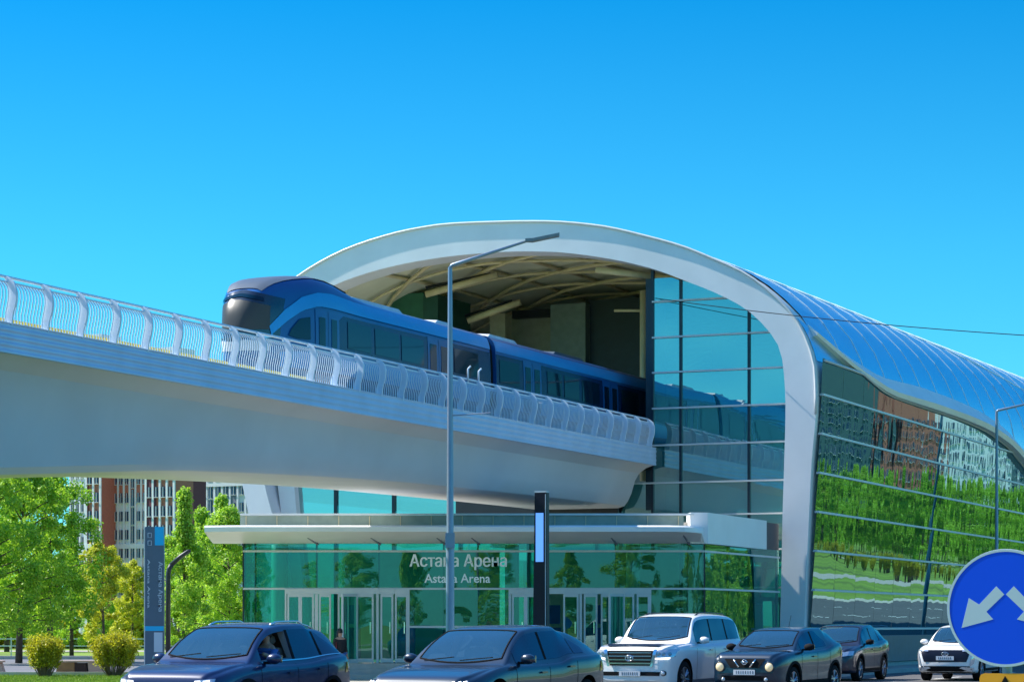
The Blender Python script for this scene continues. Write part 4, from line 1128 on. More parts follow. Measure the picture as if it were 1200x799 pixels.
    for (a,b_,nm) in P['dlo']:
        nn=10; ss_ = [a+(b_-a)*i/nn for i in range(nn+1)]
        lo = [(s, edge(s,.075)) for s in ss_]; hi = [(s, edge(s,.075)+ max(.004,(edge(s,.80)-edge(s,.075))*min(1, P.get('taper',lambda s:1)(s)))) for s in ss_]
        skip = P.get('pocket') and nm=='front_window'
        sidep(lo,hi,.005,'side_window',M['car_side_glass'],nn=14,k=5,sides=((-1,) if skip else (1,-1)))
    # black surround between panes
    for s in P['pillars']:
        sidep([(s-.035,edge(s,.08)),(s+.035,edge(s,.08))],[(s-.045,edge(s,.79)),(s+.025,edge(s,.79))],.008,'pillar_trim',M['black'],nn=3,k=5)
    if P.get('chrome_line'):
        a,b_ = P['dlo'][0][0], P['dlo'][-1][1]; ss_=[a+(b_-a)*i/16 for i in range(17)]
        sidep([(s,edge(s,.045)) for s in ss_],[(s,edge(s,.075)) for s in ss_],.010,'window_trim',M['chrome'],nn=24,k=1)
    # seams
    for s in P['seams']:
        z0,z1 = bot(s)+.16, belt(s)-.0
        sidep([(s,z0),(s+.012,z0)],[(s,z1),(s+.012,z1)],.003,'door_seam',M['black'],nn=2,k=10)
    for s in P['handles']:
        z = belt(s)-.13
        h = bv.ray_cast(Vector((L_/2-s,3,z)),Vector((0,-1,0)))
        for sg in (1,-1):
            mm = MB(); mm.box((L_/2-s,sg*(h[0].y+.02),z),(.20,.035,.03)); mm.build('door_handle', M[P['paint']], c, world=False, bevel=.008)
    # sill / cladding
    cl = M[P.get('clad','black')]
    sidep([(sf+r+.05,bot(sf+r)+.03),(sr-r-.05,bot(sr)+.03)],[(sf+r+.05,bot(sf+r)+P.get('cladh',.15)),(sr-r-.05,bot(sr)+P.get('cladh',.15))],.008,'sill_cladding',cl,nn=12,k=2)
    if P.get('archclad',True):
        for s in (sf,sr):
            for sg in (1,-1):
                mm = MB(); rr = []
                for rad_ in (r+.056,r+.085,r+.115):
                    rr.append([Vector((s-rad_*math.cos(math.pi*(k_/20)),r+.01+rad_*math.sin(math.pi*(k_/20)))) for k_ in range(21)])
                rows_=[]
                for row in rr:
                    out=[]
                    for p in row:
                        h=bv.ray_cast(Vector((L_/2-p.x,3*sg,max(p.y,bot(p.x)+.1))),Vector((0,-sg,0)))
                        q=h[0] if h[0] is not None else Vector((L_/2-p.x,sg*hw*.9,p.y)); out.append(Vector((q.x,q.y+sg*.010,p.y)))
                    rows_.append(out)
                mm.sheet(rows_); mm.build('wheel_arch', cl, c, world=False, smooth=True)
    # mirrors
    ms = c_s+.42
    for sg in (1,-1):
        yb0 = bv.ray_cast(Vector((L_/2-ms,3,belt(ms)+.05)),Vector((0,-1,0)))[0].y
        mm = MB(); mz = belt(ms)+.10
        mm.ball((L_/2-ms+.03,sg*(yb0+.17),mz),(.085,.125,.082),14,10)
        mr = mm.build('door_mirror', M[P.get('mirror',P['paint'])], c, world=False, smooth=True)
        mm = MB(); mm.box((L_/2-ms+.02,sg*(yb0+.04),mz-.06),(.05,.14,.04)); mm.build('mirror_stalk', M['black'], mr, world=False)
        mm = MB(); mm.box((L_/2-ms-.05,sg*(yb0+.175),mz),(.012,.19,.11)); mm.build('mirror_glass', M['chrome'], mr, world=False, bevel=.004)
    if P.get('rails'):
        for sg in (1,-1):
            mm = MB(); pts=[]; a,b_=h_s+.28,P['rear'][0]-.18
            for i in range(9):
                s=a+(b_-a)*i/8; y=wr(s)*.84; h=bv.ray_cast(Vector((L_/2-s,y,4)),Vector((0,0,-1)))[0]; pts.append((h.x,sg*y,h.z+(.035 if 0<i<8 else .0)))
            mm.tube(pts,.015,6); mm.build('roof_rail', M[P['rails']], c, world=False, smooth=True)
    # number plate
    if P.get('plate') is not None:
        pz=P['plate']; mm=MB(); x=fx(0,pz,.03); mm.box((x,0,pz),(.02,.52,.115)); pl=mm.build('number_plate',M['plate'],c,world=False)
        mm=MB(); rnd=random.Random(int(pz*1000)+int(L_*100))
        yy=-.20
        while yy<.19:
            wd=rnd.choice((.03,.038,.045)); mm.box((x+.0115,yy+wd/2,pz),(.004,wd*.55,.065)); yy+=wd+.018
        mm.build('plate_marks',M['totem'],pl,world=False)
    P['front'](c, frontp, sidep, topp, fx, L_, hw)
    # tail lamps
    s = L_-.10
    sidep([(L_-.42,.86),(L_-.03,.88)],[(L_-.36,1.02),(L_-.03,1.06)],.008,'tail_light',M['tail'],nn=8,k=2)
    return c
def ring(x,y,z,ry,rz_,t=.008,n=24,ax=0.0):
    return [(x,y+ry*math.cos(2*math.pi*k/n),z+rz_*math.sin(2*math.pi*k/n)) for k in range(n+1)]
def disc_lamp(c, fx, y, z, r, name, mat, rimmat=None, off=.012):
    x = fx(y,z,off)
    mm = MB(); mm.lathe([(0,.035),(r*.6,.028),(r,.0),(r,-.06)],(x,y,z),20,'X'); o=mm.build(name,mat,c,world=False,smooth=True)
    if rimmat: mm=MB(); mm.lathe([(r,-.05),(r*1.02,.008),(r*1.16,.004),(r*1.2,-.06)],(x,y,z),20,'X'); mm.build('lamp_bezel',rimmat,o,world=False,smooth=True)
# --- fronts
def f_blue(c, fp, sp, tp, fx, L, hw):
    fp([(-.62,.34),(.62,.34)],[(-.74,.66),(.74,.66)],.012,'grille',M['black'],nn=16,k=4)
    for z in (.40,.47,.54,.61): fp([(-.6,z),(.6,z)],[(-.6,z+.018),(.6,z+.018)],.022,'grille_bar',M['chrome'],nn=16,k=1)
    fp([(.50,.755),(.80,.775)],[(.52,.80),(.80,.825)],.012,'running_light',M['headlight'],nn=8,k=1,mirror=True)
    for y in (.57,.70): fp([(y-.045,.768),(y+.045,.774)],[(y-.045,.795),(y+.045,.80)],.02,'light_segment',M['drl'],nn=3,k=1,mirror=True)
    fp([(.62,.52),(.82,.54)],[(.64,.64),(.82,.66)],.012,'headlight',M['headlight'],nn=6,k=2,mirror=True)
    # winged badge on the nose
    mm=MB(); x=fx(0,.74,.02); mm.tube([(x,-.10,.755),(x,-.045,.745),(x,0,.725),(x,.045,.745),(x,.10,.755)],.011,6); mm.tube([(x,-.05,.765),(x,0,.75),(x,.05,.765)],.009,6); mm.build('badge',M['chrome'],c,world=False,smooth=True)
def f_coupe(c, fp, sp, tp, fx, L, hw):
    fp([(-.80,.30),(.80,.30)],[(-.86,.60),(.86,.60)],.012,'grille',M['black'],nn=16,k=4)
    fp([(.42,.665),(.66,.69),(.84,.72)],[(.42,.682),(.66,.715),(.84,.765)],.014,'headlight',M['headlight'],nn=12,k=2,mirror=True)
    fp([(.44,.672),(.80,.712)],[(.44,.684),(.80,.727)],.022,'running_light',M['drl'],nn=10,k=1,mirror=True)
    for y in (.66,.74,.81): fp([(y-.02,.728),(y+.02,.734)],[(y-.02,.752),(y+.02,.76)],.024,'light_segment',M['drl'],nn=3,k=1,mirror=True)
    mm=MB(); x=fx(0,.66,.02); mm.tube([(x,-.025,.63),(x,.03,.71)],.013,6); mm.build('badge',M['chrome'],c,world=False,smooth=True)
    fp([(-.5,.36),(.5,.36)],[(-.5,.375),(.5,.375)],.022,'bumper_trim',M['chrome'],nn=10,k=1)
def f_lc(c, fp, sp, tp, fx, L, hw):
    fp([(-.50,.70),(.50,.70)],[(-.58,1.03),(.58,1.03)],.02,'grille',M['black'],nn=12,k=4)
    for z in (.735,.815,.895,.975): fp([(-.52,z),(.52,z)],[(-.53,z+.028),(.53,z+.028)],.045,'grille_bar',M['chrome'],nn=12,k=1)
    fp([(.50,.68),(.56,.68)],[(.58,1.05),(.66,1.05)],.035,'grille_surround',M['chrome'],nn=4,k=5,mirror=True)
    fp([(.62,.88),(.965,.90)],[(.62,1.04),(.96,1.07)],.014,'headlight',M['headlight'],nn=10,k=3,mirror=True)
    for y in (.70,.80,.90): disc_lamp(c,fx,y,.965,.045,'headlight_lens',M['car_glass']); disc_lamp(c,fx,-y,.965,.045,'headlight_lens',M['car_glass'])
    fp([(.62,.84),(.90,.85)],[(.62,.87),(.92,.885)],.02,'running_light',M['drl'],nn=10,k=1,mirror=True)
    fp([(-.72,.47),(.72,.47)],[(-.74,.56),(.74,.56)],.014,'air_intake',M['black'],nn=12,k=2)
    for sg in (1,-1): disc_lamp(c,fx,sg*.80,.53,.055,'fog_lamp',M['headlight'],M['dark'])
    tp([(.16,-.62),(.20,0),(.16,.62)],[(.40,-.74),(.42,0),(.40,.74)],.03,'bonnet_deflector',M['pylon'],nn=14,k=4)
    x=fx(0,.87,.07); mm=MB(); mm.tube(ring(x,0,.87,.095,.065),.010,6); mm.tube(ring(x,0,.875,.030,.055),.008,6); mm.tube(ring(x,0,.90,.062,.025),.008,6); mm.build('badge',M['chrome'],c,world=False,smooth=True)
    for sg in (1,-1):
        mm=MB(); 
    tp([(.75,.25),(1.35,.38)],[(.75,.29),(1.35,.42)],.004,'bonnet_crease',M['t_grey'],nn=8,k=1)
def f_juke(c, fp, sp, tp, fx, L, hw):
    fp([(-.34,.66),(.34,.66)],[(-.50,.86),(.50,.86)],.012,'grille',M['black'],nn=12,k=4)
    mm=MB()
    for sg in (1,-1): x=fx(sg*.2,.76,.03); mm.tube([(fx(sg*.13,.68,.03),sg*.13,.68),(fx(sg*.20,.76,.03),sg*.20,.76),(fx(sg*.27,.85,.03),sg*.27,.85)],.017,6)
    mm.build('grille_vee',M['chrome'],c,world=False,smooth=True)
    for sg in (1,-1): disc_lamp(c,fx,sg*.60,.68,.100,'round_headlight',M['warm_light'],M['p_juke'],.03); disc_lamp(c,fx,sg*.52,.40,.05,'fog_lamp',M['headlight'],M['dark'])
    tp([(.42,.60),(.95,.72)],[(.46,.70),(.95,.80)],.014,'high_light',M['headlight'],nn=8,k=2); tp([(.42,-.60),(.95,-.72)],[(.46,-.70),(.95,-.80)],.014,'high_light',M['headlight'],nn=8,k=2)
    fp([(-.62,.30),(.62,.30)],[(-.55,.48),(.55,.48)],.012,'air_intake',M['black'],nn=12,k=2)
    x=fx(0,.79,.035); mm=MB(); mm.tube(ring(x,0,.79,.065,.05),.010,6); mm.box((x+.004,0,.79),(.012,.17,.026)); mm.build('badge',M['chrome'],c,world=False,smooth=True)
    mm=MB(); h=.02
    mm.tube([(L/2-2.6,0,1.56),(L/2-2.75,0,1.85)],.006,4); mm.build('antenna',M['black'],c,world=False)
def f_dark(c, fp, sp, tp, fx, L, hw):
    fp([(-.5,.52),(.5,.52)],[(-.6,.80),(.6,.80)],.012,'grille',M['black'],nn=12,k=3)
    fp([(.55,.72),(.84,.76)],[(.57,.84),(.84,.88)],.012,'headlight',M['headlight'],nn=8,k=2,mirror=True)
    mm=MB(); x=fx(0,.68,.03); mm.tube(ring(x,0,.68,.07,.045),.009,6); mm.build('badge',M['chrome'],c,world=False)
def f_creta(c, fp, sp, tp, fx, L, hw):
    fp([(-.62,.56),(.62,.56)],[(-.74,.90),(.74,.90)],.014,'grille',M['pylon'],nn=16,k=4)
    fp([(.70,.42),(.80,.52)],[(.78,.84),(.86,.86)],.02,'headlight',M['headlight'],nn=5,k=5,mirror=True)
    fp([(.50,.86),(.80,.87)],[(.50,.90),(.82,.90)],.024,'running_light',M['headlight'],nn=6,k=1,mirror=True)
    fp([(-.80,.26),(.80,.26)],[(-.70,.44),(.70,.44)],.014,'air_intake',M['black'],nn=14,k=2)
    fp([(.42,.38),(.76,.30)],[(.50,.42),(.80,.40)],.024,'bumper_trim',M['headlight'],nn=6,k=1,mirror=True)
    x=fx(0,.79,.04); mm=MB(); mm.tube(ring(x,0,.79,.095,.055),.010,6); mm.tube([(x,-.035,.75),(x,-.022,.83)],.008,5); mm.tube([(x,.022,.75),(x,.035,.83)],.008,5); mm.tube([(x,-.028,.785),(x,.028,.795)],.008,5); mm.build('badge',M['chrome'],c,world=False,smooth=True)

def spec(L, W_, H, hood0, hood1, cowl, header, rend, tailz, belt0, belt1, nose=.50, r=.35, axf=.88, axr=None, **k):
    axr = axr or L-.88
    P = dict(L=L, W=W_, H=H, r=r, cowl=cowl, header=header)
    P['top'] = [(0,nose+.18),(.03,hood0-.10),(.12,hood0-.015),(.30,hood0+.03),(cowl*.6,hood0+(hood1-hood0)*.72),(cowl-.03,hood1),(cowl+.05,hood1+.05),(cowl+(header-cowl)*.5,hood1+(H-.07-hood1)*.60),(header-.08,H-.115),(header+.12,H-.05),(header+.65,H-.005),(header+1.2,H)] + k.get('rooft',[(rend-.5,H-.05),(rend,H-.12)]) + [(L-.16,tailz+.12),(L-.05,tailz),(L,tailz-.2)]
    P['belt'] = [(0,nose+.12),(.05,hood0-.16),(.3,hood0-.06),(cowl,belt0),(header+.9,belt0+(belt1-belt0)*.4),(rend-.2,belt1),(L-.3,belt1+.02),(L-.05,tailz-.1),(L,tailz-.25)]
    P['bot'] = [(0,.36),(.12,.27),(.5,.22),(L-.5,.24),(L-.1,.32),(L,.42)]
    P['plan'] = [(0,.74),(.05,.85),(.18,.935),(.45,.985),(.9,1.0),(L*.5,.985),(L-.9,1.0),(L-.35,.96),(L-.08,.87),(L,.78)]
    P['roofw'] = [(0,.66),(.3,.80),(cowl,.84),(header,.70),(L*.6,.69),(rend,.64),(L-.15,.72),(L,.66)]
    P['axles'] = (axf, axr); P['rear'] = (rend+.06, L-.2)
    P.update({q:v for q,v in k.items() if q!='rooft'}); return P
P1 = spec(4.45,1.84,1.66,.93,1.06,1.12,1.92,3.78,.98,.99,1.10,paint='p_blue',dlo=[(1.42,2.42,'front_window'),(2.48,3.30,'rear'),(3.34,3.98,'quarter')],pillars=[2.45,3.32],seams=[1.30,2.45,3.40],handles=[2.22,3.16],chrome_line=True,rails='chrome',front=f_blue,pocket=(1.52,2.38),r=.35,
  taper=lambda s: 1 if s<3.4 else max(.15,1-(s-3.4)/.75))
car('blue_suv','royal blue crossover with roof rails and driver at the open window, leftmost car','car',-19.0,32.8,P1)
P2 = spec(4.92,1.96,1.62,.84,.99,1.32,2.18,3.75,.98,.97,1.10,nose=.46,paint='p_navy',dlo=[(1.62,2.62,'front_window'),(2.68,3.62,'rear'),(3.66,4.02,'quarter')],pillars=[2.65],seams=[1.50,2.66,3.62],handles=[2.42,3.4],front=f_coupe,r=.37,axf=.92,
  rooft=[(3.4,1.60),(3.95,1.50),(4.45,1.33)],taper=lambda s: 1 if s<3.5 else max(.1,1-(s-3.5)/.85),clad='p_navy',archclad=False)
P2['rear'] = (3.85,4.6); P2['top'] = P2['top'][:-3]+[(4.72,1.19),(4.86,1.04),(4.92,.84)]; P2['L'] = 4.92
car('coupe_crossover','slate-blue coupe-shaped crossover with slim headlights, centre foreground','car',-15.95,35.5,P2,R(-4))
P3 = spec(4.92,1.98,1.90,1.12,1.22,1.42,2.02,4.35,1.12,1.16,1.22,nose=.56,paint='p_white',dlo=[(1.72,2.70,'front_window'),(2.76,3.66,'rear'),(3.72,4.52,'quarter')],pillars=[2.73,3.69],seams=[1.62,2.73,3.62],handles=[2.5,3.42],front=f_lc,r=.40,axf=.93,axr=3.80,rails='dark',plate=.52,clad='t_grey',archclad=False,
  rooft=[(3.9,1.885),(4.40,1.83),(4.66,1.62)],spokes=6)
P3['rear'] = (4.5,4.82); P3['roofw'] = [(0,.70),(.3,.86),(1.42,.87),(2.02,.76),(3.2,.76),(4.4,.73),(4.8,.78),(4.92,.7)]
car('white_suv','large white off-road SUV with chrome grille bars and number plate, tallest car','car',-19.65,54.2,P3,R(-3))
P4 = spec(4.13,1.77,1.58,.98,1.06,1.08,1.86,3.55,.98,1.0,1.16,nose=.52,paint='p_juke',dlo=[(1.36,2.20,'front_window'),(2.26,2.92,'rear')],pillars=[2.23],seams=[1.26,2.24,3.0],handles=[2.02],front=f_juke,r=.345,axf=.82,axr=3.35,plate=.56,
  rooft=[(3.2,1.535),(3.6,1.44)],taper=lambda s: 1 if s<2.5 else max(.1,1-(s-2.5)/.6),mirror='black')
car('dark_blue_crossover','dark blue small crossover with glowing round headlights beside the white SUV','car',-17.0,54.2,P4,R(-5))
P5 = spec(4.35,1.80,1.66,.95,1.06,1.10,1.86,3.70,.98,1.02,1.14,nose=.52,paint='p_black',dlo=[(1.40,2.32,'front_window'),(2.38,3.14,'rear'),(3.18,3.62,'quarter')],pillars=[2.35,3.16],seams=[1.28,2.35,3.22],handles=[2.14,3.0],front=f_dark,r=.345,
  taper=lambda s: 1 if s<3.2 else max(.15,1-(s-3.2)/.5),mirror='black')
car('black_suv','black-blue compact SUV half hidden behind the round-headlight crossover','car',-19.9,69.7,P5)
P6 = spec(4.33,1.79,1.64,.98,1.07,1.08,1.82,3.72,.98,1.02,1.12,nose=.52,paint='p_white',dlo=[(1.38,2.32,'front_window'),(2.38,3.14,'rear'),(3.18,3.62,'quarter')],pillars=[2.35,3.16],seams=[1.28,2.35,3.22],handles=[2.14,3.0],front=f_creta,r=.335,plate=.67,
  taper=lambda s: 1 if s<3.2 else max(.15,1-(s-3.2)/.5))
car('white_crossover','small white crossover with dark grille, partly behind the round blue sign','car',-16.8,71.6,P6)
car('parked_suv','dark SUV mostly hidden behind the round blue sign at right','car',-15.0,78.5,dict(P5))

# ------------------------------------------------------------------ PEOPLE
def skin_body(name, joints, edges, mat, parent, root=0, sub=2):
    me = bpy.data.meshes.new(name); me.from_pydata([j[0] for j in joints],edges,[]); me.update()
    o = bpy.data.objects.new(name, me); COL.objects.link(o)
    sk = o.modifiers.new('skin','SKIN'); 
    for i,j in enumerate(joints):
        r_ = j[1]; me.skin_vertices[0].data[i].radius = (r_,r_) if not isinstance(r_,tuple) else r_
        me.skin_vertices[0].data[i].use_root = (i==root)
    sb = o.modifiers.new('sub','SUBSURF'); sb.levels=sub; sb.render_levels=sub
    dg = bpy.context.evaluated_depsgraph_get(); dg.update()
    m2 = bpy.data.meshes.new_from_object(o.evaluated_get(dg)); bpy.data.objects.remove(o); m2.shade_smooth(); m2.materials.clear(); m2.materials.append(mat)
    o = bpy.data.objects.new(name, m2); COL.objects.link(o); o.parent=parent; FRAME[o.name]=FRAME[parent.name]; return o
def hand_chain(w, d, sg, J, E, base):
    # palm + five short finger chains from the wrist index
    i0 = len(J); dn = Vector(d).normalized(); side_ = Vector((1,0,0))
    palm = Vector(w)+dn*.07; J.append((tuple(palm),.024)); E.append((base,i0))
    for k,(o,l) in enumerate(((-.026,.055),(-.009,.066),(.009,.062),(.026,.048))):
        a = palm+side_*o+dn*.035; b = a+dn*l+Vector((0,-.012,0)); j = len(J)
        J.append((tuple(a),.0095)); J.append((tuple(b),.007)); E += [(i0,j),(j,j+1)]
    j = len(J); a = palm+Vector((-.03*sg,-.02,0)); J.append((tuple(a),.010)); J.append((tuple(a+dn*.04+Vector((0,-.02,0))),.008)); E += [(i0,j),(j,j+1)]
def head_parts(par, c, r=.105, long_hair=True):
    c = Vector(c)
    m = MB(); m.ball(c+Vector((0,.022,.035)),(r*.90,r*1.0,r*1.08),16,12)
    if long_hair: m.tube([c+Vector((0,.06,.03)),c+Vector((0,.085,-.10)),c+Vector((0,.075,-.26))],[.085,.08,.045],10)
    m.build('hair', M['hair'], par, world=False, smooth=True)
    m = MB()
    for sx in (-1,1): m.ball(c+Vector((sx*.034,-r*.88,.0)),(.012,.008,.008),8,6)
    m.build('eye', M['black'], par, world=False, smooth=True)
# walker by the doors
pp = empty('person', at(398.5,72.0,0), R(35), 'person with long dark hair in black jacket and blue jeans standing near the entrance doors', 'person')
J = [((0,0,.86),.125),((0,.0,1.02),.115),((0,.01,1.20),.135),((0,.01,1.30),.11),((0,0,1.37),.05),((0,-.01,1.45),.072),((0,-.012,1.53),.078),
     ((.085,0,.82),.095),((.10,-.03,.46),.062),((.10,.02,.09),.042),((.10,-.10,.04),.032),
     ((-.085,0,.82),.095),((-.10,.03,.46),.062),((-.10,.08,.09),.042),((-.10,-.04,.04),.032),
     ((.17,.01,1.27),.062),((.21,.03,1.02),.046),((.19,-.10,.84),.032),
     ((-.17,.01,1.27),.062),((-.21,.03,1.02),.046),((-.19,-.12,.86),.032)]
E = [(0,1),(1,2),(2,3),(3,4),(4,5),(5,6),(0,7),(7,8),(8,9),(9,10),(0,11),(11,12),(12,13),(13,14),(3,15),(15,16),(16,17),(3,18),(18,19),(19,20)]
J = [((p[0][0]*.93,p[0][1]*.93,p[0][2]*.93),p[1]*.93) for p in J]
hand_chain(J[17][0],(0,-.3,-1),1,J,E,17); hand_chain(J[20][0],(0,-.3,-1),-1,J,E,20)
pb = skin_body('body', J, E, M['skin'], pp)
head_parts(pp, (0,-.01,1.405), .093)
def cloth(name, js, es, mat, root=0, par=None): return skin_body(name, [((p[0]*.93,p[1]*.93,p[2]*.93),r*.93) for p,r in js], es, mat, par or pp, root)
cloth('jacket',[((0,0,.80),.175),((0,0,1.02),.16),((0,.01,1.20),.172),((0,.01,1.335),.115),((.17,.01,1.27),.078),((.21,.03,1.02),.062),((.192,-.09,.87),.048),((-.17,.01,1.27),.078),((-.21,.03,1.02),.062),((-.192,-.11,.89),.048)],[(0,1),(1,2),(2,3),(3,4),(4,5),(5,6),(3,7),(7,8),(8,9)],M['cloth_black'])
cloth('trousers',[((0,0,.88),.15),((.085,0,.80),.118),((.10,-.03,.46),.078),((.10,.02,.12),.058),((-.085,0,.80),.108),((-.10,.03,.46),.078),((-.10,.08,.12),.058)],[(0,1),(1,2),(2,3),(0,4),(4,5),(5,6)],M['cloth_blue'])
cloth('shoe',[((.10,.04,.05),.05),((.10,-.11,.04),.04)],[(0,1)],M['cloth_black']); cloth('shoe',[((-.10,.10,.05),.05),((-.10,-.05,.04),.04)],[(0,1)],M['cloth_black'])
m = MB(); m.ball((-.20,-.14,.70),(.11,.07,.13),14,10); m.tube([(-.20,-.14,.80),(-.19,-.10,.95),(-.15,-.02,1.19)],.012,5); o=m.build('shoulder_bag', M['cloth_red'], pp, world=False, smooth=True)
# driver of the blue SUV (head, shoulders and forearm in the open window)
cfr = FRAME['blue_suv']
drv = bpy.data.objects.new('person', None); COL.objects.link(drv); drv.location = cfr @ Vector((4.45/2-2.16,.50,.09)); drv.rotation_euler=(0,0,cfr.to_euler().z+R(90)); FRAME[drv.name]=Matrix.Translation(drv.location)@Matrix.Rotation(drv.rotation_euler.z,4,'Z')
setp(drv,'driver in a blue shirt seen through the open window of the royal blue crossover','person')
J = [((0,.05,.93),.12),((0,.04,1.10),.125),((0,.02,1.19),.08),((0,0,1.25),.045),((0,-.01,1.31),.068),((0,-.012,1.385),.072),((-.14,.0,1.13),.06),((-.19,-.12,1.02),.045),((-.10,-.27,1.09),.032),((.14,.0,1.13),.06),((.16,-.12,1.02),.045),((.08,-.27,1.09),.032)]
E = [(0,1),(1,2),(2,3),(3,4),(4,5),(2,6),(6,7),(7,8),(2,9),(9,10),(10,11)]
skin_body('body', J, E, M['skin'], drv); head_parts(drv,(0,.0,1.36),.088,False)
skin_body('shirt',[((0,.05,.93),.135),((0,.04,1.10),.14),((0,.02,1.185),.09),((-.14,.0,1.13),.072),((-.185,-.11,1.03),.058),((.14,.0,1.13),.072),((.16,-.11,1.03),.058)],[(0,1),(1,2),(2,3),(3,4),(2,5),(5,6)],M['cloth_blue'],drv)
# ------------------------------------------------------------------ TREES
def make_tree(seed, h, rad, base, shape, nleaf, lsize, leaf, trunk_r=.13, clumps=90):
    rnd = random.Random(seed); mt = MB(); mc = MB()
    lean = Vector((rnd.uniform(-.3,.3),rnd.uniform(-.3,.3),0))
    tp = [Vector((0,0,0)),Vector((0,0,h*.2))+lean*.2,Vector((0,0,h*.5))+lean*.6,Vector((0,0,h*.92))+lean]
    mt.tube(tp,[trunk_r*1.25,trunk_r,trunk_r*.6,trunk_r*.12],9)
    def env(t):                                   # crown radius at relative crown height t
        if shape=='cone': return rad*(math.sin(math.pi*min(1,t*1.15+.12))**.7)*(1-.62*t)*1.25
        if shape=='round': return rad*math.sqrt(max(0,1-(2*t-1)**2))
        return rad*(.55+.55*math.sin(math.pi*(t*.85+.1)))*(1 if t<.85 else (1-t)/.15*.8+.2)
    cl = []
    for i in range(clumps):
        t = rnd.random()**.85; a = rnd.uniform(0,2*math.pi); rr = env(t)*(rnd.random()**.5)
        z = h*base+(h*(1-base))*t; c = Vector((rr*math.cos(a),rr*math.sin(a),z))+lean*(z/h)
        cl.append((c, rnd.uniform(.22,.62)*rad*.47))
        if i%3==0:
            o = tp[1].lerp(tp[3], max(0,min(1,(z-h*.2)/(h*.75)-.12)))
            mt.tube([o,o.lerp(c,.5)+Vector((0,0,.15)),c],[trunk_r*.32,trunk_r*.18,trunk_r*.06],4)
    for i in range(nleaf):
        c, cr = cl[rnd.randrange(len(cl))]
        d = Vector((rnd.gauss(0,1),rnd.gauss(0,1),rnd.gauss(0,1))); d.normalize(); p = c+d*cr*(rnd.random()**.45)
        p.z += .0; s = lsize*rnd.uniform(.6,1.25)
        n = (d+Vector((rnd.gauss(0,.7),rnd.gauss(0,.7),rnd.gauss(0,.7)+.35))).normalized(); a = n.orthogonal().normalized(); a = Matrix.Rotation(rnd.uniform(0,6.28),3,n) @ a; b = n.cross(a)
        mc.add([p-a*s*.5,p+b*s*.28,p+a*s*.5,p-b*s*.28],[(0,1,2,3)])
    me1 = mt.mesh('trunk'); me1.materials.append(M['bark']); me1.shade_smooth()
    me2 = mc.mesh('crown'); me2.materials.append(M[leaf])
    return me1, me2
def plant(meshes, name, loc, sc, rz, label, cat, group, parts=('trunk','crown')):
    t = empty(name, loc, rz, label, cat, group); t.scale = sc if hasattr(sc,'__len__') else (sc,)*3
    for nm,me in zip(parts, meshes):
        o = bpy.data.objects.new(nm, me); COL.objects.link(o); o.parent = t
    return t
TA = make_tree(1, 9.5, 2.3, .14, 'oval', 26000, .17, 'leaf_dark', .15, 150)
TB = make_tree(2, 8.5, 1.7, .10, 'cone', 20000, .16, 'leaf_light', .12, 110)
TC = make_tree(3, 7.0, 1.6, .12, 'oval', 14000, .17, 'leaf_yellow', .09, 90)
TD = make_tree(4, 9.0, 2.2, .16, 'oval', 24000, .17, 'leaf_light', .14, 140)
TE = make_tree(5, 9.0, 2.1, .12, 'cone', 22000, .17, 'leaf_dark', .14, 130)
G = 'trees in the park left of the station'
def tree(px, Y, me, k, label, rz): return plant(me, 'park_tree', at(px,Y), k, rz, label, 'tree', G)
tree(-14,100,TA,.92,'dark green leafy tree cut by the left edge, behind the far-left bench',.3)
tree(22,104,TD,.92,'broad green tree just right of the one cut by the left edge',1.7)
tree(58,108,TA,.88,'dark green tree directly behind the left round shrub',2.9)
tree(84,124,TB,.8,'slim dark tree rising beside the white tower, left side',4.0)
tree(122,118,TC,.80,'thin yellow-green tree in front of the white tower',.7)
tree(155,132,TC,.72,'low yellow-green tree just left of the totem sign',2.2)
tree(216,112,TB,.92,'fresh green cone-shaped tree behind the bent black path lamp',.9)
tree(238,128,TE,.84,'denser green tree between the two black path lamps',3.3)
tree(272,120,TD,.80,'fresh green tree right beside the left end of the white canopy',5.1)
tree(262,150,TB,1.12,'tall pointed tree seen above the left end of the canopy',1.2)
tree(196,160,TD,.8,'green tree further back, hidden mostly by the totem sign',2.0)
tree(8,150,TE,1.0,'background tree deep behind the left-edge trees',0.2)
tree(112,165,TD,.62,'small background tree under the white tower, right of the left shrub',0.6)
tree(48,170,TB,.9,'background tree behind the gap of the two big left trees',5.6)
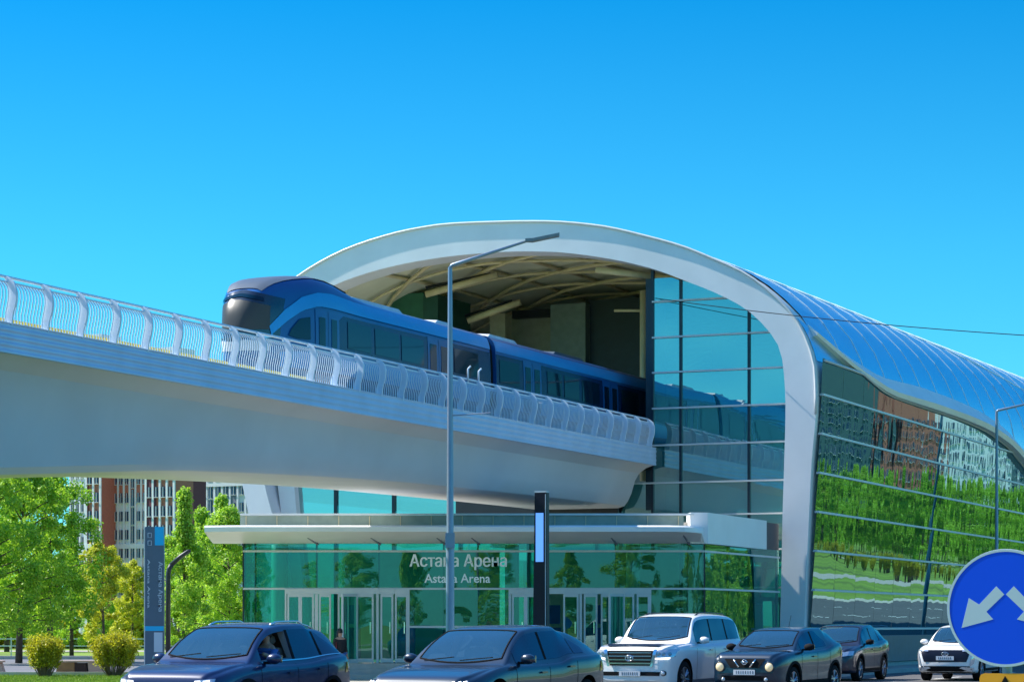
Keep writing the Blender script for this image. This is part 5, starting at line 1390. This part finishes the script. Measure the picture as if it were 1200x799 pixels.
# shrubs: many stems rising from one foot, crown of fine leaves
def make_shrub(seed, h, r):
    rnd = random.Random(seed); ms = MB(); mc = MB()
    for i in range(120):
        a = rnd.uniform(0,6.28); k = rnd.random()**.5; q = rnd.uniform(.86,1.08)
        e = Vector((r*k*math.cos(a)*q,r*k*math.sin(a)*q,h*(.52+.46*math.sqrt(max(0,1-k*k*.9)))*q)); b0 = Vector((.20*math.cos(a)*k,.20*math.sin(a)*k,0))
        mid = b0.lerp(e,.5)+Vector((.10*math.cos(a)*k,.10*math.sin(a)*k,-.03))
        ms.tube([b0,mid,e],[.010,.007,.003],3)
        for j in range(130):
            t = 1-rnd.random()**1.6*.62; c = mid.lerp(e,(t-.5)*2) if t>.5 else b0.lerp(mid,t*2)
            p = c+Vector((rnd.gauss(0,.05),rnd.gauss(0,.05),rnd.gauss(0,.05)))*(.6+.6*t); s = rnd.uniform(.022,.05)
            n = Vector((rnd.gauss(0,1),rnd.gauss(0,1),rnd.gauss(0,1)+.4)).normalized(); u = n.orthogonal().normalized(); u = Matrix.Rotation(rnd.uniform(0,6.28),3,n)@u; w = n.cross(u)
            mc.add([p-u*s,p+w*s*.5,p+u*s,p-w*s*.5],[(0,1,2,3)])
    a = ms.mesh('stems'); a.materials.append(M['twig']); b = mc.mesh('foliage'); b.materials.append(M['leaf_shrub']); return a,b
S1 = make_shrub(11, 1.28, .62); S2_ = make_shrub(12, 1.36, .74)
plant(S1,'round_shrub',at(52.5,76.6),1.0,0,'smaller round yellow-green shrub, the left one of the pair by the path','shrub','round shrubs on the grass strip',('stems','foliage'))
plant(S2_,'round_shrub',at(133,77.0),1.0,1,'larger round yellow-green shrub beside the blue crossover and angular bench','shrub','round shrubs on the grass strip',('stems','foliage'))
# hedge masses far back on the lawn
rnd = random.Random(5); m = MB()
for i in range(30000):
    px = rnd.uniform(-120,330); Y = 175+rnd.uniform(-3,3); h = 2.6+1.2*math.sin(px*.05)+.6*math.sin(px*.17+1)
    p = at(px,Y,rnd.random()**.7*h); s = rnd.uniform(.15,.3); n = Vector((rnd.gauss(0,1),rnd.gauss(0,1)-.6,rnd.gauss(0,1)+.5)).normalized(); b = n.orthogonal().normalized(); c = n.cross(b)
    m.add([p-b*s,p+c*s*.6,p+b*s,p-c*s*.6],[(0,1,2,3)])
o = m.build('hedge', M['leaf_yellow'], None, fix=False); setp(o,'mass of bright yellow-green bushes at the back of the lawn','bushes',None,'stuff')
m = MB()
for i in range(22000):
    x = rnd.uniform(-330,420); h = 9+3*math.sin(x*.09)+2*math.sin(x*.31+1); p = Vector((x,480+rnd.uniform(-8,8),rnd.random()**.8*h)); s = rnd.uniform(.5,1.1)
    n = Vector((rnd.gauss(0,1),rnd.gauss(0,1)-.6,rnd.gauss(0,1)+.5)).normalized(); b = n.orthogonal().normalized(); c = n.cross(b)
    m.add([p-b*s,p+c*s*.6,p+b*s,p-c*s*.6],[(0,1,2,3)])
o = m.build('distant_wood', M['leaf_dark'], None, fix=False); setp(o,'far-off belt of trees along the horizon','trees',None,'stuff')
# grass blades on the strip under the shrubs
m = MB()
for i in range(26000):
    px = rnd.uniform(-60,420); Y = rnd.uniform(66,78.2); p = at(px,Y,0); a = rnd.uniform(0,6.28); h = rnd.uniform(.03,.09); w = .012
    d = Vector((math.cos(a),math.sin(a),0)); l = Vector((rnd.uniform(-.03,.03),rnd.uniform(-.03,.03),h))
    if p.x > -9.8: continue
    m.add([p-d*w,p+d*w,p+l],[(0,1,2)])
o = m.build('grass_blades', leafmat('grass_blade',(.10,.20,.01),(.24,.36,.03),.3), None, fix=False); setp(o,'short bright grass on the strip under the round shrubs','grass',None,'stuff')

# trees mirrored in the facade (far side of the road) and behind the camera
G2 = 'roadside trees across the road'
kinds = [TA,TB,TD,TE]; rnd = random.Random(21)
def mirror(px, Y):                            # where a thing stands that the leaning side facade mirrors towards pixel column px
    u, v = UV((px-CX)/F*Y, Y); return W(2*U0-u, v, 0)
for i in range(48):
    px = 800+i*8.6+rnd.uniform(-3,3); Y = rnd.choice((300,330,355,385))+rnd.uniform(-8,8)
    plant(kinds[i%4],'roadside_tree',mirror(px,Y),rnd.uniform(1.0,1.45),rnd.uniform(0,6),'green tree in the row across the road, seen mirrored in the station facade','tree',G2)
for i in range(16):
    plant(kinds[(i+1)%4],'roadside_tree',(-44+i*6.0+rnd.uniform(-1,1),-48+rnd.uniform(-6,6),0),rnd.uniform(.8,1.2),rnd.uniform(0,6),'green tree behind the camera, seen mirrored in the entrance glass','tree','trees mirrored in the entrance glass')

M['t_teal'] = pbr('tower_teal',(.08,.15,.17),.6,var=.08)
for i in range(9):
    px = 955+i*28+rnd.uniform(-10,10); plant(S1 if i%2 else S2_,'roadside_shrub',mirror(px,rnd.uniform(210,290)),rnd.uniform(1.0,1.7),rnd.uniform(0,6),'yellow-green shrub on the lawn across the road, seen mirrored in the side facade','shrub','shrubs mirrored in the side facade',('stems','foliage'))
# ------------------------------------------------------------------ TOWERS
def tower(px0, px1, Y, H, name, label, wallm, bands, ncol, nrow, plain=False, depth=5, z_first=3.0, flo=3.0, strips=(), toprow=None, worldpos=None, rz=R(-28)):
    w = (px1-px0)/F*Y*1.12 if worldpos is None else px1
    loc = at((px0+px1)/2,Y) if worldpos is None else worldpos
    t = empty(name, loc, rz, label, 'apartment tower', 'apartment towers behind the park')
    m = MB(); m.box((0,depth/2,H/2),(w,depth,H)); m.build('wall', wallm, t, world=False)
    m = MB(); m.box((0,depth/2,H+.5),(w+.4,depth+.4,1.0)); m.build('roof', M['t_white'], t, world=False)
    for (x0,x1,z0,z1,mt,nm) in bands:
        m = MB(); m.box((w*(x0+x1)/2-w/2,-.08,H*(z0+z1)/2),(w*(x1-x0),.16,H*(z1-z0))); m.build(nm, mt, t, world=False)
    cw = w/ncol; wm = {}
    for tall in (0,1):
        mm = MB(); ww = cw*.46; hh = flo*(.52 if not tall else .9)
        mm.box((0,-.14,0),(ww*.85,.22,hh)); me = mm.mesh('window'); me.materials.append(M['t_blue']); 
        m2 = MB(); m2.box((0,-.27,0),(.09,.05,hh)); m2.box((0,-.20,-hh/2-.06),(ww+.15,.34,.10)); me2 = m2.mesh('window_frame'); me2.materials.append(M['frame']); wm[tall] = (me,me2)
    cnt = 0; rest = MB()
    rows_ = list(range(nrow))
    for r_ in sorted(rows_, key=lambda q: abs(q-7)):
        for c_ in range(ncol):
            x = -w/2+cw*(c_+.5); z = z_first+flo*(r_+.5)
            if z > H-1: continue
            if cnt < 100:
                o = bpy.data.objects.new('window', wm[1 if c_ in strips else 0][0]); COL.objects.link(o); o.parent=t; o.location=(x,0,z)
                o2 = bpy.data.objects.new('window_frame', wm[1 if c_ in strips else 0][1]); COL.objects.link(o2); o2.parent=o; cnt += 1
            else: rest.box((x,-.14,z),(cw*.46,.22,flo*(.9 if c_ in strips else .52)))
    if rest.v:
        o = rest.build('window', M['t_blue'], t, world=False); o['kind']='stuff'
    # floor ledges every 4 storeys and pilasters
    m = MB()
    for k_ in range(1, 1 if plain else int((H-4)/12)+1):
        m = MB(); m.box((0,-.16,k_*12+2.6),(w,.34,.75)); m.build('ledge', M['t_white'], t, world=False)
    if not plain:
        m = MB()
        for c_ in range(ncol+1): m.box((-w/2+cw*c_,-.12,H/2),(.36,.26,H-.5))
        m.build('pilaster', M['t_white'], t, world=False)
    return t
tower(116,176,398,43,'apartment_tower','white apartment tower with dark window columns and brick-red top storey band', M['t_white'], [(0,1,.525,.585,M['t_red'],'red_band')], 8, 13, strips=(1,5))
tower(82,101,430,46,'apartment_tower','narrow white tower slice at the left of the white tower, next to red-brown stripe', M['t_white'], [], 3, 15)
tower(101,119,396,48,'apartment_tower','slim brick-red tower strip on the left edge of the white tower', M['t_red'], [(.0,.12,0,1,M['t_dark'],'dark_stripe')], 2, 16)
tower(170,206,380,44,'apartment_tower','brick-red tower standing behind the grey totem sign', M['t_red'], [(.0,.35,0,1,M['t_dark'],'dark_band')], 4, 17)
tower(206,222,410,46,'apartment_tower','dark plum tower slice right of the brick-red tower', M['t_dark'], [], 2, 17)
tower(222,300,430,46,'apartment_tower','pale blue-grey tower with dark window columns behind the canopy end', M['t_white'], [(.55,.75,0,1,M['t_grey'],'grey_band')], 8, 15, strips=(2,3))
# towers across the road, mirrored in the facade
for i,(px,w_,H,mt) in enumerate([(950,22,56,M['t_mir']),(987,14,52,M['t_red']),(1016,18,58,M['t_mir']),(1048,12,50,M['t_red']),(1074,16,54,M['t_mir']),(1098,9,50,M['t_dark']),(1120,18,44,M['t_white']),(1165,22,32,M['t_teal']),(1205,24,34,M['t_grey'])]):
    tower(0,w_,0,H,'apartment_tower','apartment tower across the road, seen mirrored in the station facade',mt,[],5,12,plain=True,worldpos=mirror(px,560+(i%3)*14),rz=-2*A*.9)

# ------------------------------------------------------------------ LIGHT, SKY, CAMERA
SUN_EL = R(48); sd = (W(-1,-.12)-W(0,0)).normalized()         # horizontal direction towards the sun
az = math.atan2(sd.x, sd.y)                                     # clockwise from +Y
sun = bpy.data.lights.new('sun','SUN'); sun.energy = 4.2; sun.angle = R(.5); sun.color = (1,.95,.86)
so = bpy.data.objects.new('sun', sun); COL.objects.link(so)
dirv = Vector((sd.x*math.cos(SUN_EL), sd.y*math.cos(SUN_EL), math.sin(SUN_EL)))
so.rotation_euler = dirv.to_track_quat('Z','Y').to_euler()
wd = bpy.data.worlds.new('World'); scene.world = wd; wd.use_nodes = True
nt = wd.node_tree; nt.nodes.clear()
sky = nt.nodes.new('ShaderNodeTexSky'); sky.sky_type = 'NISHITA'; sky.sun_disc = False; sky.sun_elevation = SUN_EL; sky.sun_rotation = az
sky.air_density = 1.0; sky.dust_density = .3; sky.ozone_density = 2.0; sky.altitude = 300
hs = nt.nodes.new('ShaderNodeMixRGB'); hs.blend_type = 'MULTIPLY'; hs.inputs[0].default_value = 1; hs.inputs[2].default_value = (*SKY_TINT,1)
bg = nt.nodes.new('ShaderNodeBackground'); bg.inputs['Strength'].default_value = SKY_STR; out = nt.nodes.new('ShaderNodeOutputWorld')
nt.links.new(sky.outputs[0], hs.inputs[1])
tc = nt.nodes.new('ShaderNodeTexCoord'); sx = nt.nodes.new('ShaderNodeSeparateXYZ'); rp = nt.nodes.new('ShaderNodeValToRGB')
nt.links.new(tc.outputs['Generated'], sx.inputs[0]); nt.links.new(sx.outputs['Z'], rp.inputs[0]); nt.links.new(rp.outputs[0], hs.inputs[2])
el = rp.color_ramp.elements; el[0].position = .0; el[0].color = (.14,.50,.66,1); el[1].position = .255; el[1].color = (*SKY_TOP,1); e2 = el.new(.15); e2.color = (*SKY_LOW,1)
e3 = el.new(.7); e3.color = (*SKY_ZEN,1)  # zenith above the frame tinted brighter than the visible sky, as added fill
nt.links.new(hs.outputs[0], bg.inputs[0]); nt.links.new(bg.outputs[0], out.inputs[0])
cam = bpy.data.cameras.new('camera'); co = bpy.data.objects.new('camera', cam); COL.objects.link(co)
co.location = (0,0,CAMZ); co.rotation_euler = (R(90),0,0)
cam.sensor_fit = 'HORIZONTAL'; cam.sensor_width = 36; cam.lens = 36*F/1200
cam.shift_x = 0; cam.shift_y = (HZ-399.5)/1200; cam.clip_start = .5; cam.clip_end = 12000
scene.camera = co
vs = scene.view_settings; vs.view_transform = 'Standard'; vs.look = 'None'; vs.exposure = EXPO; vs.gamma = 1; vs.use_curve_mapping = False
scene.cycles.max_bounces = 8; scene.cycles.transparent_max_bounces = 12; scene.cycles.diffuse_bounces = 3; scene.cycles.glossy_bounces = 4
scene.cycles.use_denoising = True
for n_ in ('cutter',):
    for o in [x for x in bpy.data.objects if x.name.startswith(n_)]: bpy.data.objects.remove(o)
